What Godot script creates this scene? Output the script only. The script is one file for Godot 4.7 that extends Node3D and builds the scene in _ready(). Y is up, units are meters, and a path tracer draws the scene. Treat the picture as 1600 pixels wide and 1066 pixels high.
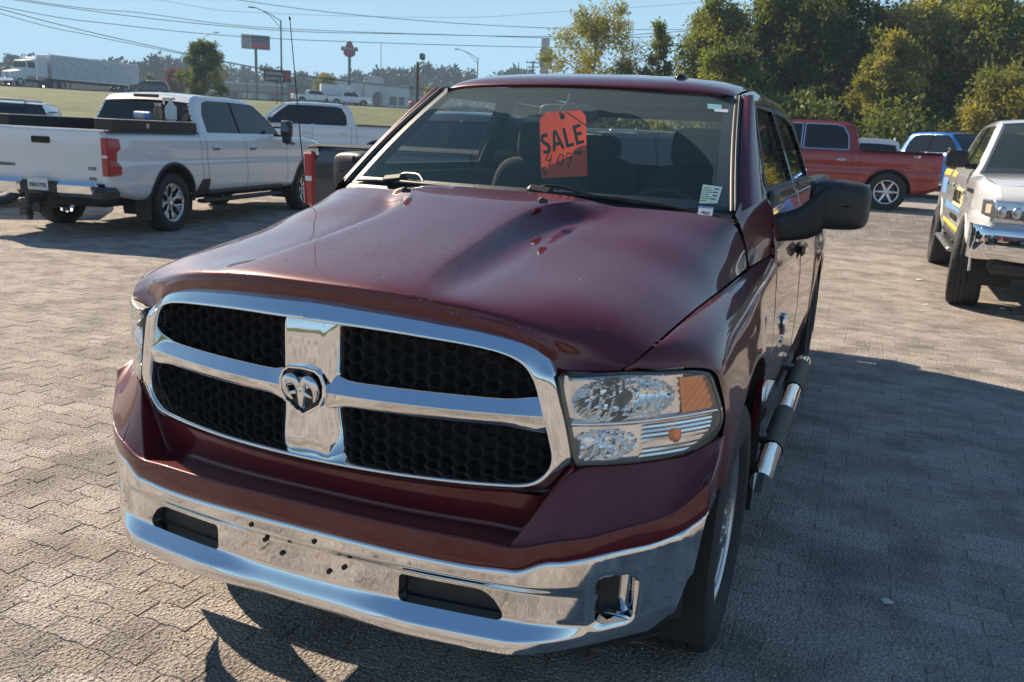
extends Node3D
# A car lot in low autumn sun: a maroon pickup close by, other trucks behind it, a road on a bank, trees.

var M := Mats.new()
const EYE := Vector3(1.243, 1.592, 1.636)
var rng := RandomNumberGenerator.new()

class Mats:
	var d := {}
	func _get(k):
		return d.get(k)
	func _set(k, v) -> bool:
		d[k] = v
		return true

func _ready() -> void:
	rng.seed = 20
	# ---- camera
	var cam := Camera3D.new()
	cam.name = "camera"
	cam.fov = 43.475
	cam.near = 0.05
	cam.far = 4000.0
	add_child(cam)
	cam.position = EYE
	cam.rotation = Vector3(-0.2350, 0.3851, 0.0483)
	var lens := CameraAttributesPhysical.new()
	lens.frustum_focal_length = 30.094
	lens.frustum_near = 0.05
	lens.frustum_far = 4000.0
	lens.frustum_focus_distance = 2.7
	lens.exposure_aperture = 9.0
	cam.attributes = lens
	# ---- sky, sun, exposure
	var env := Environment.new()
	env.background_mode = Environment.BG_SKY
	var sky := Sky.new()
	var sm := ProceduralSkyMaterial.new()
	sm.sky_top_color = Color(0.25, 0.385, 0.555)
	sm.sky_horizon_color = Color(0.70, 0.865, 0.95)
	sm.sky_curve = 0.24
	sm.ground_bottom_color = Color(0.32, 0.30, 0.28)
	sm.ground_horizon_color = Color(0.50, 0.50, 0.48)
	sm.sun_angle_max = 24.0
	sm.sun_curve = 0.10
	sky.sky_material = sm
	env.sky = sky
	env.background_energy_multiplier = 0.80
	env.tonemap_mode = Environment.TONE_MAPPER_LINEAR
	env.tonemap_exposure = 1.75
	env.fog_enabled = true
	env.fog_density = 0.0009
	env.fog_light_color = Color(0.72, 0.82, 0.92)
	env.sdfgi_enabled = true
	env.ssao_enabled = true
	env.ssil_enabled = true
	var we := WorldEnvironment.new()
	we.name = "environment"
	we.environment = env
	add_child(we)
	var sun := DirectionalLight3D.new()
	sun.name = "sun"
	sun.light_energy = 1.6
	sun.light_color = Color(1.0, 0.93, 0.83)
	sun.light_angular_distance = 0.5
	sun.shadow_enabled = true
	add_child(sun)
	sun.look_at_from_position(Vector3(-7.35, 6.02, -3.12), Vector3.ZERO)
	# ---- the place and the things
	materials()
	setting()
	maroon_truck()
	sale_tag()
	lot_vehicles()
	far_things()
	trees()

func materials() -> void:
	M.maroon = paint(lin(.092, .0036, .0095), .22, .40)
	M.maroon.metallic_specular = .3
	M.chip = mat(lin(.45, .36, .36), .7)
	M.maroon_dark = paint(lin(.060, .010, .014), .3, .4)
	M.chrome = mat(lin(.80, .81, .82), .035, 1.0)
	M.chrome_wavy = mat(lin(.80, .81, .82), .045, 1.0)
	M.chrome_wavy.normal_enabled = true
	M.chrome_wavy.normal_texture = noise_tex(512, .012, 3, FastNoiseLite.TYPE_SIMPLEX_SMOOTH, 4, [], 1.2)
	M.chrome_wavy.normal_scale = .16
	M.chrome_wavy.uv1_triplanar = true
	M.chrome_wavy.uv1_scale = Vector3(4.5, .7, 4.5)
	M.grey_trim = mat(lin(.16, .16, .16), .45, .5)
	M.satin_metal = mat(lin(.55, .56, .57), .3, 1.0)
	M.dark_metal = mat(lin(.06, .06, .065), .45, .7)
	M.alloy = mat(lin(.52, .53, .55), .28, .9)
	M.alloy_bright = mat(lin(.66, .67, .69), .18, 1.0)
	M.rubber = mat(lin(.024, .024, .025), .75)
	M.black_plastic = mat(lin(.014, .014, .015), .5)
	M.black_grain = mat(lin(.022, .022, .023), .48)
	M.black_grain.normal_enabled = true
	M.black_grain.normal_texture = noise_tex(256, .25, 2, FastNoiseLite.TYPE_SIMPLEX, 8, [], 3.0)
	M.black_grain.normal_scale = .25
	M.black_grain.uv1_triplanar = true
	M.black_grain.uv1_scale = Vector3(6, 6, 6)
	M.gloss_black = mat(lin(.008, .008, .009), .08)
	M.grille_black = mat(lin(.034, .034, .037), .32)
	M.hole = mat(lin(.016, .016, .016), .8)
	M.under = mat(lin(.022, .022, .022), .85)
	M.windshield = glass(Color(.55, .75, .75), .035)
	M.windshield.metallic_specular = .36
	M.side_glass = glass(Color(.04, .10, .11), .28)
	M.rear_glass = glass(Color(.05, .06, .07), .82)
	M.dark_glass = mat(lin(.010, .013, .018), .03)
	M.lamp_glass = glass(Color(.90, .92, .90), .10)
	M.reflector = mat(lin(.80, .81, .82), .08, 1.0)
	M.lamp_face = mat(lin(.62, .63, .65), .10, .85)
	M.amber = mat(lin(1.0, .30, .020), .25, .65)
	M.amber.clearcoat_enabled = true
	M.amber.backlight_enabled = true
	M.amber.backlight = lin(.5, .12, .01)
	M.red_lens = mat(lin(.36, .010, .014), .12)
	M.red_lens.clearcoat_enabled = true
	M.white_lens = mat(lin(.7, .7, .72), .1)
	M.mirror = mat(lin(.8, .82, .84), .02, 1.0)
	M.dash = mat(lin(.020, .020, .022), .6)
	M.seat = mat(lin(.020, .021, .023), .85)
	M.headliner = mat(lin(.035, .035, .037), .9)
	M.pale_green = mat(lin(.42, .60, .52), .7)
	M.white_print = mat(lin(.62, .63, .64), .6)
	M.blue_print = mat(lin(.05, .20, .60), .6)
	M.teal_print = mat(lin(.22, .46, .48), .6)
	M.print_ink = mat(lin(.012, .012, .014), .6)
	M.tag_card = mat(lin(.90, .115, .050), .7)
	M.tag_card.backlight_enabled = true
	M.tag_card.backlight = lin(.9, .13, .06)
	M.white_paint = paint(lin(.66, .67, .685), 0.0, .30)
	M.black_paint = paint(lin(.008, .009, .012), .1, .3)
	M.navy_paint = paint(lin(.010, .016, .035), .3, .3)
	M.red_paint = paint(lin(.30, .024, .020), .35, .32)
	M.blue_paint = paint(lin(.016, .14, .48), .2, .3)
	M.silver_paint = paint(lin(.42, .43, .44), .5, .3)
	M.yellow_print = mat(lin(.78, .60, .06), .5)
	M.sky_print = mat(lin(.16, .34, .66), .5)
	M.hazy_screen = M.dark_glass
	M.tint_glass = glass(Color(.25, .30, .30), .55)
	M.red_dark = mat(lin(.10, .012, .012), .15)
	M.pale_pink = mat(lin(.55, .36, .36), .6)
	M.pale_yellow = mat(lin(.72, .66, .36), .5)
	M.camo = mat(lin(.16, .13, .09), .6)
	M.amber_pale = mat(lin(.62, .50, .40), .2)
	M.film = mat(Color(.74, .80, .80, .085), .9)
	M.film.transparency = BaseMaterial3D.TRANSPARENCY_ALPHA
	M.bead = mat(Color(1, 1, 1, .05), .02)
	M.bead.refraction_enabled = true
	M.bead.refraction_scale = .033
# ---------------------------------------------------------------- geometry helpers
class Geo:
	var v := PackedVector3Array()
	var t := PackedInt32Array()
	func p(a: Vector3) -> int:
		v.push_back(a)
		return v.size() - 1
	func tri(a: int, b: int, c: int) -> void:
		t.push_back(a)
		t.push_back(b)
		t.push_back(c)
	func quad(a: Vector3, b: Vector3, c: Vector3, d: Vector3) -> void:
		var k := v.size()
		v.append_array(PackedVector3Array([a, b, c, d]))
		t.append_array(PackedInt32Array([k, k + 1, k + 2, k, k + 2, k + 3]))
	# a sheet over rows of points (all rows equally long); wrap joins the last column to the first
	func grid(rows: Array, wrap := false) -> void:
		var k := v.size()
		var n: int = rows[0].size()
		for r in rows:
			v.append_array(PackedVector3Array(r))
		for i in rows.size() - 1:
			for j in (n if wrap else n - 1):
				var a := k + i * n + j
				var b := k + i * n + (j + 1) % n
				t.append_array(PackedInt32Array([a, b, b + n, a, b + n, a + n]))
	# the same with a sharp edge along every column and row
	func facets(rows: Array) -> void:
		for i in rows.size() - 1:
			for j in rows[0].size() - 1:
				quad(rows[i][j], rows[i][j + 1], rows[i + 1][j + 1], rows[i + 1][j])
	func tube(pts: Array, rad, sides := 10, caps := true, squash := 1.0) -> void:
		var rows := []
		var last := Vector3.UP
		for i in pts.size():
			var d: Vector3 = (pts[mini(i + 1, pts.size() - 1)] - pts[maxi(i - 1, 0)]).normalized()
			var u := last - d * last.dot(d)
			if u.length() < 0.05:
				u = Vector3.RIGHT - d * d.x
			u = u.normalized()
			last = u
			var w := d.cross(u)
			var r: float = rad[i] if rad is Array else rad
			var row := []
			for k in sides:
				var a := TAU * k / sides
				row.append(pts[i] + (u * cos(a) + w * sin(a) * squash) * r)
			rows.append(row)
		grid(rows, true)
		if caps:
			for e in [0, rows.size() - 1]:
				var c := p(pts[e])
				var k := v.size()
				v.append_array(PackedVector3Array(rows[e]))
				for j in sides:
					if e == 0:
						tri(c, k + (j + 1) % sides, k + j)
					else:
						tri(c, k + j, k + (j + 1) % sides)
	# box with chamfered edges
	func box(c: Vector3, s: Vector3, ch := 0.01, b := Basis()) -> void:
		var h := s / 2.0
		ch = minf(ch, minf(h.x, minf(h.y, h.z)) * 0.9)
		var f := {}
		for sx in [-1, 1]:
			for sy in [-1, 1]:
				for sz in [-1, 1]:
					var q := Vector3(sx, sy, sz)
					f[[q, 0]] = c + b * (Vector3(h.x, h.y - ch, h.z - ch) * q)
					f[[q, 1]] = c + b * (Vector3(h.x - ch, h.y, h.z - ch) * q)
					f[[q, 2]] = c + b * (Vector3(h.x - ch, h.y - ch, h.z) * q)
		var out := func(q: Array, n: Vector3) -> void:
			var m: Vector3 = (q[2] - q[0]).cross(q[1] - q[0])
			if m.dot(b * n) >= 0.0:
				quad(q[0], q[1], q[2], q[3])
			else:
				quad(q[3], q[2], q[1], q[0])
		for ax in 3:
			var a1 := (ax + 1) % 3
			var a2 := (ax + 2) % 3
			for s0 in [-1, 1]:
				var q := []
				for e in [[-1, -1], [1, -1], [1, 1], [-1, 1]]:
					var g := Vector3()
					g[ax] = s0
					g[a1] = e[0]
					g[a2] = e[1]
					q.append(f[[g, ax]])
				var n := Vector3()
				n[ax] = s0
				out.call(q, n)
				for s1 in [-1, 1]:
					var g0 := Vector3()
					g0[ax] = s0
					g0[a1] = s1
					g0[a2] = -1
					var g1 := g0
					g1[a2] = 1
					n = Vector3()
					n[ax] = s0
					n[a1] = s1
					out.call([f[[g0, ax]], f[[g1, ax]], f[[g1, a1]], f[[g0, a1]]], n)
		for sx in [-1, 1]:
			for sy in [-1, 1]:
				for sz in [-1, 1]:
					var q := Vector3(sx, sy, sz)
					var a: Vector3 = f[[q, 0]]
					var d: Vector3 = f[[q, 1]]
					var e: Vector3 = f[[q, 2]]
					var k := v.size()
					v.append_array(PackedVector3Array([a, d, e]))
					if (e - a).cross(d - a).dot(b * q) >= 0.0:
						tri(k, k + 1, k + 2)
					else:
						tri(k, k + 2, k + 1)
	# a flat outline given thickness along dir (outline in order, convex enough for a fan or triangulated in its own plane)
	func slab(outline: Array, dir: Vector3) -> void:
		var n := outline.size()
		var nn := Vector3()
		for i in n:
			nn += outline[i].cross(outline[(i + 1) % n])
		nn = nn.normalized()
		var ux: Vector3 = (outline[1] - outline[0]).normalized()
		var uy := nn.cross(ux)
		var flat := PackedVector2Array()
		for q in outline:
			flat.push_back(Vector2(q.dot(ux), q.dot(uy)))
		var idx := Geometry2D.triangulate_polygon(flat)
		var k := v.size()
		for q in outline:
			v.push_back(q)
		for q in outline:
			v.push_back(q + dir)
		var flip := dir.dot(nn) > 0.0
		for i in range(0, idx.size(), 3):
			var a := idx[i]
			var b := idx[i + 1]
			var c := idx[i + 2]
			var m: Vector3 = (outline[b] - outline[a]).cross(outline[c] - outline[a])
			if (m.dot(nn) > 0.0) != flip:
				var s := b
				b = c
				c = s
			tri(k + a, k + b, k + c)
			tri(k + n + a, k + n + c, k + n + b)
		for i in n:
			var j := (i + 1) % n
			if flip:
				quad(outline[i], outline[i] + dir, outline[j] + dir, outline[j])
			else:
				quad(outline[j], outline[j] + dir, outline[i] + dir, outline[i])
	func add(o: Geo, x := Transform3D()) -> void:
		var k := v.size()
		v.append_array(x * o.v)
		var neg := x.basis.determinant() < 0.0
		for i in range(0, o.t.size(), 3):
			if neg:
				t.append_array(PackedInt32Array([k + o.t[i], k + o.t[i + 2], k + o.t[i + 1]]))
			else:
				t.append_array(PackedInt32Array([k + o.t[i], k + o.t[i + 1], k + o.t[i + 2]]))
	func mirror() -> Geo:
		var o := Geo.new()
		o.add(self, Transform3D(Basis.from_scale(Vector3(-1, 1, 1)), Vector3()))
		return o
	func mesh() -> ArrayMesh:
		var n := PackedVector3Array()
		n.resize(v.size())
		for i in range(0, t.size(), 3):
			var a := t[i]
			var b := t[i + 1]
			var c := t[i + 2]
			var m := (v[c] - v[a]).cross(v[b] - v[a])
			n[a] += m
			n[b] += m
			n[c] += m
		for i in n.size():
			n[i] = n[i].normalized() if n[i].length_squared() > 1e-20 else Vector3.UP
		var arr := []
		arr.resize(Mesh.ARRAY_MAX)
		arr[Mesh.ARRAY_VERTEX] = v
		arr[Mesh.ARRAY_NORMAL] = n
		arr[Mesh.ARRAY_INDEX] = t
		var m := ArrayMesh.new()
		m.add_surface_from_arrays(Mesh.PRIMITIVE_TRIANGLES, arr)
		return m

func crom(a, b, c, d, t: float):
	return 0.5 * (2.0 * b + (c - a) * t + (2.0 * a - 5.0 * b + 4.0 * c - d) * t * t + (3.0 * b - a - 3.0 * c + d) * t * t * t)

# smooth line through points; k pieces between two
func smooth(pts: Array, k: int, closed := false) -> Array:
	var out := []
	var n := pts.size()
	for i in (n if closed else n - 1):
		var a = pts[(i - 1 + n) % n] if closed or i > 0 else pts[0] * 2.0 - pts[1]
		var d = pts[(i + 2) % n] if closed or i < n - 2 else pts[n - 1] * 2.0 - pts[n - 2]
		for s in k:
			out.append(crom(a, pts[i], pts[(i + 1) % n], d, float(s) / k))
	if not closed:
		out.append(pts[n - 1])
	return out

func loft(rows: Array, ku: int, kv: int) -> Array:
	var wide := []
	for r in rows:
		wide.append(smooth(r, ku))
	var cols := []
	for j in wide[0].size():
		var c := []
		for r in wide:
			c.append(r[j])
		cols.append(smooth(c, kv))
	var out := []
	for i in cols[0].size():
		var r := []
		for c in cols:
			r.append(c[i])
		out.append(r)
	return out

# right half rows (x >= 0, from the middle outwards) to whole rows
func both(rows: Array) -> Array:
	var out := []
	for r in rows:
		var w := []
		for i in range(r.size() - 1, 0, -1):
			w.append(Vector3(-r[i].x, r[i].y, r[i].z))
		w.append_array(r)
		out.append(w)
	return out

# value of a piecewise smooth table [[x, y], ...]
func tab(pts: Array, x: float) -> float:
	if x <= pts[0][0]:
		return pts[0][1]
	for i in range(1, pts.size()):
		if x <= pts[i][0]:
			return lerpf(pts[i - 1][1], pts[i][1], (x - pts[i - 1][0]) / (pts[i][0] - pts[i - 1][0]))
	return pts[-1][1]

func tabs(pts: Array, x: float) -> float:
	if x <= pts[0][0]:
		return pts[0][1]
	for i in range(1, pts.size()):
		if x <= pts[i][0]:
			return lerpf(pts[i - 1][1], pts[i][1], smoothstep(pts[i - 1][0], pts[i][0], x))
	return pts[-1][1]

# signed distance to a polygon, positive inside
func inpoly(x: float, y: float, q: PackedVector2Array) -> float:
	var d := INF
	var s := -1.0
	var n := q.size()
	var b := q[n - 1]
	for i in n:
		var a := q[i]
		var ex := b.x - a.x
		var ey := b.y - a.y
		var wx := x - a.x
		var wy := y - a.y
		var h := clampf((wx * ex + wy * ey) / (ex * ex + ey * ey + 1e-12), 0.0, 1.0)
		var gx := wx - ex * h
		var gy := wy - ey * h
		d = minf(d, gx * gx + gy * gy)
		if (a.y > y) != (b.y > y) and x < ex * (y - a.y) / ey + a.x:
			s = -s
		b = a
	return s * sqrt(d)

func poly(pts: Array, k := 0) -> PackedVector2Array:
	return PackedVector2Array(smooth(pts, k, true) if k else pts)

func inbox(x: float, y: float, cx: float, cy: float, hx: float, hy: float, r: float) -> float:
	var qx := absf(x - cx) - hx + r
	var qy := absf(y - cy) - hy + r
	return r - Vector2(maxf(qx, 0), maxf(qy, 0)).length() - minf(maxf(qx, qy), 0.0)

# the part of a curved sheet where f(x, y) > 0; s(x, y, f) gives its points; rim folds the cut edges back by that vector
func panel(x0: float, x1: float, nx: int, y0: float, y1: float, ny: int, f: Callable, s: Callable, rim := Vector3()) -> Geo:
	var g := Geo.new()
	var val := PackedFloat32Array()
	val.resize((nx + 1) * (ny + 1))
	var ids := PackedInt32Array()
	ids.resize(val.size())
	ids.fill(-1)
	var px := PackedFloat32Array()
	var py := PackedFloat32Array()
	for i in nx + 1:
		px.push_back(lerpf(x0, x1, float(i) / nx))
	for j in ny + 1:
		py.push_back(lerpf(y0, y1, float(j) / ny))
	for j in ny + 1:
		for i in nx + 1:
			val[j * (nx + 1) + i] = f.call(px[i], py[j])
	var cuts := {}
	var edges := []
	for j in ny:
		for i in nx:
			var a := j * (nx + 1) + i
			var c4 := [a, a + 1, a + nx + 2, a + nx + 1]
			var up := 0
			for c in c4:
				if val[c] > 0.0:
					up += 1
			if up == 0:
				continue
			for tri in ([[0, 1, 2], [0, 2, 3]] if (i + j) % 2 == 0 else [[0, 1, 3], [1, 2, 3]]):
				var ring := []
				var cut := []
				for e in 3:
					var p: int = c4[tri[e]]
					var q: int = c4[tri[(e + 1) % 3]]
					if val[p] > 0.0:
						if ids[p] < 0:
							ids[p] = g.p(s.call(px[p % (nx + 1)], py[p / (nx + 1)], val[p]))
						ring.append(ids[p])
					if (val[p] > 0.0) != (val[q] > 0.0):
						var key := Vector2i(mini(p, q), maxi(p, q))
						if not cuts.has(key):
							var ax := px[p % (nx + 1)]
							var ay := py[p / (nx + 1)]
							var bx := px[q % (nx + 1)]
							var by := py[q / (nx + 1)]
							var lo := 0.0
							var hi := 1.0
							var vl := val[p]
							var vh := val[q]
							var w := 0.5
							for it in 3:
								w = lo + (hi - lo) * clampf(vl / (vl - vh), 0.02, 0.98)
								var m: float = f.call(lerpf(ax, bx, w), lerpf(ay, by, w))
								if (m > 0.0) == (vl > 0.0):
									lo = w
									vl = m if absf(m) > 1e-9 else 1e-9
								else:
									hi = w
									vh = m
							cuts[key] = g.p(s.call(lerpf(ax, bx, w), lerpf(ay, by, w), 0.0))
						ring.append(cuts[key])
						cut.append(cuts[key])
				for e in range(1, ring.size() - 1):
					g.tri(ring[0], ring[e], ring[e + 1])
				if cut.size() == 2:
					edges.append(cut)
	if rim != Vector3():
		var back := {}
		var front := {}
		for e in edges:
			for q in e:
				if not front.has(q):
					front[q] = g.p(g.v[q])
					back[q] = g.p(g.v[q] + rim)
			g.t.append_array(PackedInt32Array([front[e[0]], front[e[1]], back[e[1]], front[e[0]], back[e[1]], back[e[0]]]))
	return g

# ---------------------------------------------------------------- scene helpers
var used := {}

func numbered(called: String) -> String:
	if not used.has(called):
		used[called] = 0
		return called
	used[called] += 1
	return "%s_%03d" % [called, used[called]]

func thing(called: String, label: String, category: String, at := Vector3.ZERO, turn := 0.0, group := "") -> Node3D:
	var o := Node3D.new()
	o.name = numbered(called)
	add_child(o)
	o.position = at
	o.rotation.y = turn
	tag(o, label, category, group)
	return o

func tag(o: Node3D, label: String, category: String, group := "", kind := "") -> void:
	if label:
		o.set_meta("label", label)
	if category:
		o.set_meta("category", category)
	if group:
		o.set_meta("group", group)
	if kind:
		o.set_meta("kind", kind)

func put(called: String, what, m: Material, parent: Node3D = null) -> MeshInstance3D:
	var o := MeshInstance3D.new()
	o.mesh = what.mesh() if what is Geo else what
	o.material_override = m
	if parent == null:
		o.name = numbered(called)
		add_child(o)
	else:
		o.name = called
		var k := 0
		while parent.has_node(NodePath(String(o.name))):
			k += 1
			o.name = "%s_%03d" % [called, k]
		parent.add_child(o)
	return o

func copy(o: Node3D, label: String, at: Vector3, turn: float, group := "") -> Node3D:
	var c: Node3D = o.duplicate()
	c.name = numbered(String(o.name).rstrip("0123456789").rstrip("_"))
	add_child(c)
	c.position = at
	c.rotation.y = turn
	tag(c, label, "", group)
	return c

func lin(r: float, g: float, b: float, a := 1.0) -> Color:
	var c := Color(r, g, b).linear_to_srgb()
	c.a = a
	return c

func mat(c: Color, rough := 0.6, metal := 0.0) -> StandardMaterial3D:
	var m := StandardMaterial3D.new()
	m.albedo_color = c
	m.roughness = rough
	m.metallic = metal
	return m

func glass(c: Color, alpha: float) -> StandardMaterial3D:
	var m := mat(Color(c.r, c.g, c.b, alpha), 0.02)
	m.transparency = BaseMaterial3D.TRANSPARENCY_ALPHA
	return m

func paint(c: Color, metal := 0.0, rough := 0.35) -> StandardMaterial3D:
	var m := mat(c, rough, metal)
	m.clearcoat_enabled = true
	m.clearcoat = 1.0
	m.clearcoat_roughness = 0.03
	return m

func noise_tex(size: int, freq: float, oct: int, kind := FastNoiseLite.TYPE_SIMPLEX_SMOOTH, seed_no := 1, ramp: Array = [], normal := 0.0) -> NoiseTexture2D:
	var n := FastNoiseLite.new()
	n.noise_type = kind
	n.frequency = freq
	n.seed = seed_no
	n.fractal_octaves = oct
	if oct == 1:
		n.fractal_type = FastNoiseLite.FRACTAL_NONE
	var t := NoiseTexture2D.new()
	t.width = size
	t.height = size
	t.seamless = true
	t.noise = n
	if normal > 0.0:
		t.as_normal_map = true
		t.bump_strength = normal
	if ramp:
		var g := Gradient.new()
		g.offsets = PackedFloat32Array(ramp[0])
		g.colors = PackedColorArray(ramp[1])
		t.color_ramp = g
	return t

func text_mesh(s: String, size: float, depth: float, bold := true) -> TextMesh:
	var m := TextMesh.new()
	var f := SystemFont.new()
	f.font_names = PackedStringArray(["Droid Sans"])
	f.font_weight = 700 if bold else 400
	m.font = f
	m.text = s
	m.font_size = 64
	m.pixel_size = size / 64.0
	m.depth = depth
	m.curve_step = 2.0
	return m
# ---------------------------------------------------------------- ground, lot, road
const ALONG := Vector2(-0.643, -0.766)

func lot_y(z: float) -> float:
	return 0.38 * smoothstep(-11.5, -19.5, z)

func bank_s(x: float, z: float) -> float:
	return (x - EYE.x) * ALONG.x + (z - EYE.z) * ALONG.y

func ground_y(x: float, z: float) -> float:
	var s := bank_s(x, z)
	return lot_y(z) + tab([[36, 0], [44, .25], [100, 3.6], [110, 4.0], [128, 4.25], [170, 5.2], [240, 6.7], [450, 11], [800, 24], [1600, 40]], s)

func paver_outline() -> Array:
	# long stone with zigzag sides, x along its length
	var l := .198
	var w := .0985
	var a := .005
	return [Vector2(-l / 2, -w / 2 + a), Vector2(-l / 4, -w / 2 - a), Vector2(0, -w / 2 + a), Vector2(l / 4, -w / 2 - a), Vector2(l / 2, -w / 2 + a),
		Vector2(l / 2, w / 2 + a), Vector2(l / 4, w / 2 - a), Vector2(0, w / 2 + a), Vector2(-l / 4, w / 2 - a), Vector2(-l / 2, w / 2 + a)]

func setting() -> void:
	# land
	var xs := []
	var zs := []
	for i in 121:
		var u := lerpf(-1, 1, i / 120.0)
		xs.append(-40.0 + signf(u) * pow(absf(u), 2.2) * 1500.0)
		zs.append(-50.0 + signf(u) * pow(absf(u), 2.2) * 1500.0)
	var g := Geo.new()
	var rows := []
	for z in zs:
		var row := []
		for x in xs:
			var lot_in := smoothstep(40.0, 30.0, absf(x + 6.0)) * smoothstep(-44.0, -36.0, z) * smoothstep(30, 12, z)
			row.append(V(x, ground_y(x, z) - .04 - .5 * lot_in, z))
		rows.append(row)
	g.grid(rows)
	var gm := mat(Color.WHITE, .95)
	gm.albedo_texture = noise_tex(1024, .012, 5, FastNoiseLite.TYPE_SIMPLEX_SMOOTH, 3, [[0.0, .35, .6, 1.0], [lin(.058, .076, .014), lin(.078, .098, .018), lin(.105, .120, .025), lin(.145, .145, .042)]])
	gm.uv1_triplanar = true
	gm.uv1_world_triplanar = true
	gm.uv1_scale = Vector3(.10, .10, .10)
	gm.detail_enabled = true
	gm.detail_blend_mode = BaseMaterial3D.BLEND_MODE_MUL
	gm.detail_albedo = noise_tex(512, .02, 4, FastNoiseLite.TYPE_SIMPLEX_SMOOTH, 17, [[0.0, .4, .6, 1.0], [Color(.62, .60, .50), Color(.86, .88, .80), Color(1, 1, .96), Color(1, .94, .80)]])
	gm.detail_uv_layer = BaseMaterial3D.DETAIL_UV_2
	gm.uv2_triplanar = true
	gm.uv2_world_triplanar = true
	gm.uv2_scale = Vector3(.018, .018, .018)
	var land := put("ground", g, gm)
	land.set_meta("kind", "structure")
	land.set_meta("label", "mown grass field rising to the road")
	# bedding of the paved lot
	g = Geo.new()
	rows = []
	for i in 45:
		var z := lerpf(9.0, -40.0, i / 44.0)
		var row := []
		for j in 41:
			var x := lerpf(-34.0, 22.0, j / 40.0)
			row.append(V(x, ground_y(x, z) - .0030, z))
		rows.append(row)
	g.grid(rows)
	var pm := paver_material(Color(1, 1, 1))
	var lot := put("pavement", g, pm)
	lot.set_meta("kind", "structure")
	lot.set_meta("label", "dusty paved car lot")
	pavers(lot)
	# road on the bank
	g = Geo.new()
	var q := Vector2(-ALONG.y, ALONG.x)
	rows = []
	for i in 61:
		var w := lerpf(-200, 160, i / 60.0)
		var row := []
		for s in [109.0, 112.0, 120.0, 132.0, 143.0]:
			var c: Vector2 = Vector2(EYE.x, EYE.z) + ALONG * s + q * w
			row.append(V(c.x, ground_y(c.x, c.y) + .05, c.y))
		rows.append(row)
	g.grid(rows)
	var road := put("road", g, mat(lin(.16, .155, .15), .9))
	road.set_meta("kind", "structure")
	road.set_meta("label", "grey highway along the top of the grass bank")
	# scraps lying on the paving
	for bit in [[1.49, -1.515, "white scrap of paper on the shaded paving beside the maroon truck's front wheel", .022], [1.968, -10.735, "pale scrap on the sunlit paving left of the lettered work truck's front tyre", .05], [1.955, -8.669, "small pale stone chip on the sunlit paving nearest the lettered work truck's front tyre", .03]]:
		var e: float = bit[3]
		var scrap := Geo.new()
		scrap.slab([V(-e, .004, -e * .5), V(-e * .3, .012, -e * .8), V(e, .006, -e * .3), V(e * .8, .010, e * .6), V(-e * .5, .005, e * .7)], V(0, -.003, 0))
		var so := put("paper_scrap", scrap, M.white_print)
		so.position = V(bit[0], ground_y(bit[0], bit[1]) + .002, bit[1])
		tag(so, bit[2], "litter")
	# loose grit on the lot
	var r := RandomNumberGenerator.new()
	r.seed = 11
	g = Geo.new()
	for k in 6:
		var a := TAU * k / 6
		var b := TAU * (k + 1) / 6
		g.tri(g.p(V(0, .5, 0)), g.p(V(cos(b) * .6, .1, sin(b) * .5)), g.p(V(cos(a) * .6, .1, sin(a) * .5)))
		g.quad(V(cos(a) * .6, .1, sin(a) * .5), V(cos(b) * .6, .1, sin(b) * .5), V(cos(b) * .5, -.4, sin(b) * .4), V(cos(a) * .5, -.4, sin(a) * .4))
	var mm := MultiMesh.new()
	mm.transform_format = MultiMesh.TRANSFORM_3D
	mm.use_colors = true
	mm.mesh = g.mesh()
	mm.instance_count = 60000
	for i in mm.instance_count:
		var dd := 1.2 + 9.0 * pow(r.randf(), 1.9)
		var a := .385 + r.randf_range(-.62, .62)
		var x := EYE.x - sin(a) * dd
		var z := EYE.z - cos(a) * dd
		var sz := lerpf(.0020, .0070, pow(r.randf(), 3.0))
		var bs := Basis(V(r.randf_range(-1, 1), 1, r.randf_range(-1, 1)).normalized(), r.randf() * TAU).scaled(V(sz, sz * .8, sz))
		mm.set_instance_transform(i, Transform3D(bs, V(x, ground_y(x, z) + .0015, z)))
		var k := r.randf_range(.16, .50)
		mm.set_instance_color(i, Color(k * 1.06, k * .98, k * .9))
	var mi := MultiMeshInstance3D.new()
	mi.name = "gravel"
	mi.multimesh = mm
	var sm := mat(Color.WHITE, .9)
	sm.vertex_color_use_as_albedo = true
	mi.material_override = sm
	mi.set_meta("kind", "stuff")
	mi.set_meta("label", "loose grit and pebbles scattered over the paving")
	add_child(mi)

var paver_tex := []

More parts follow.
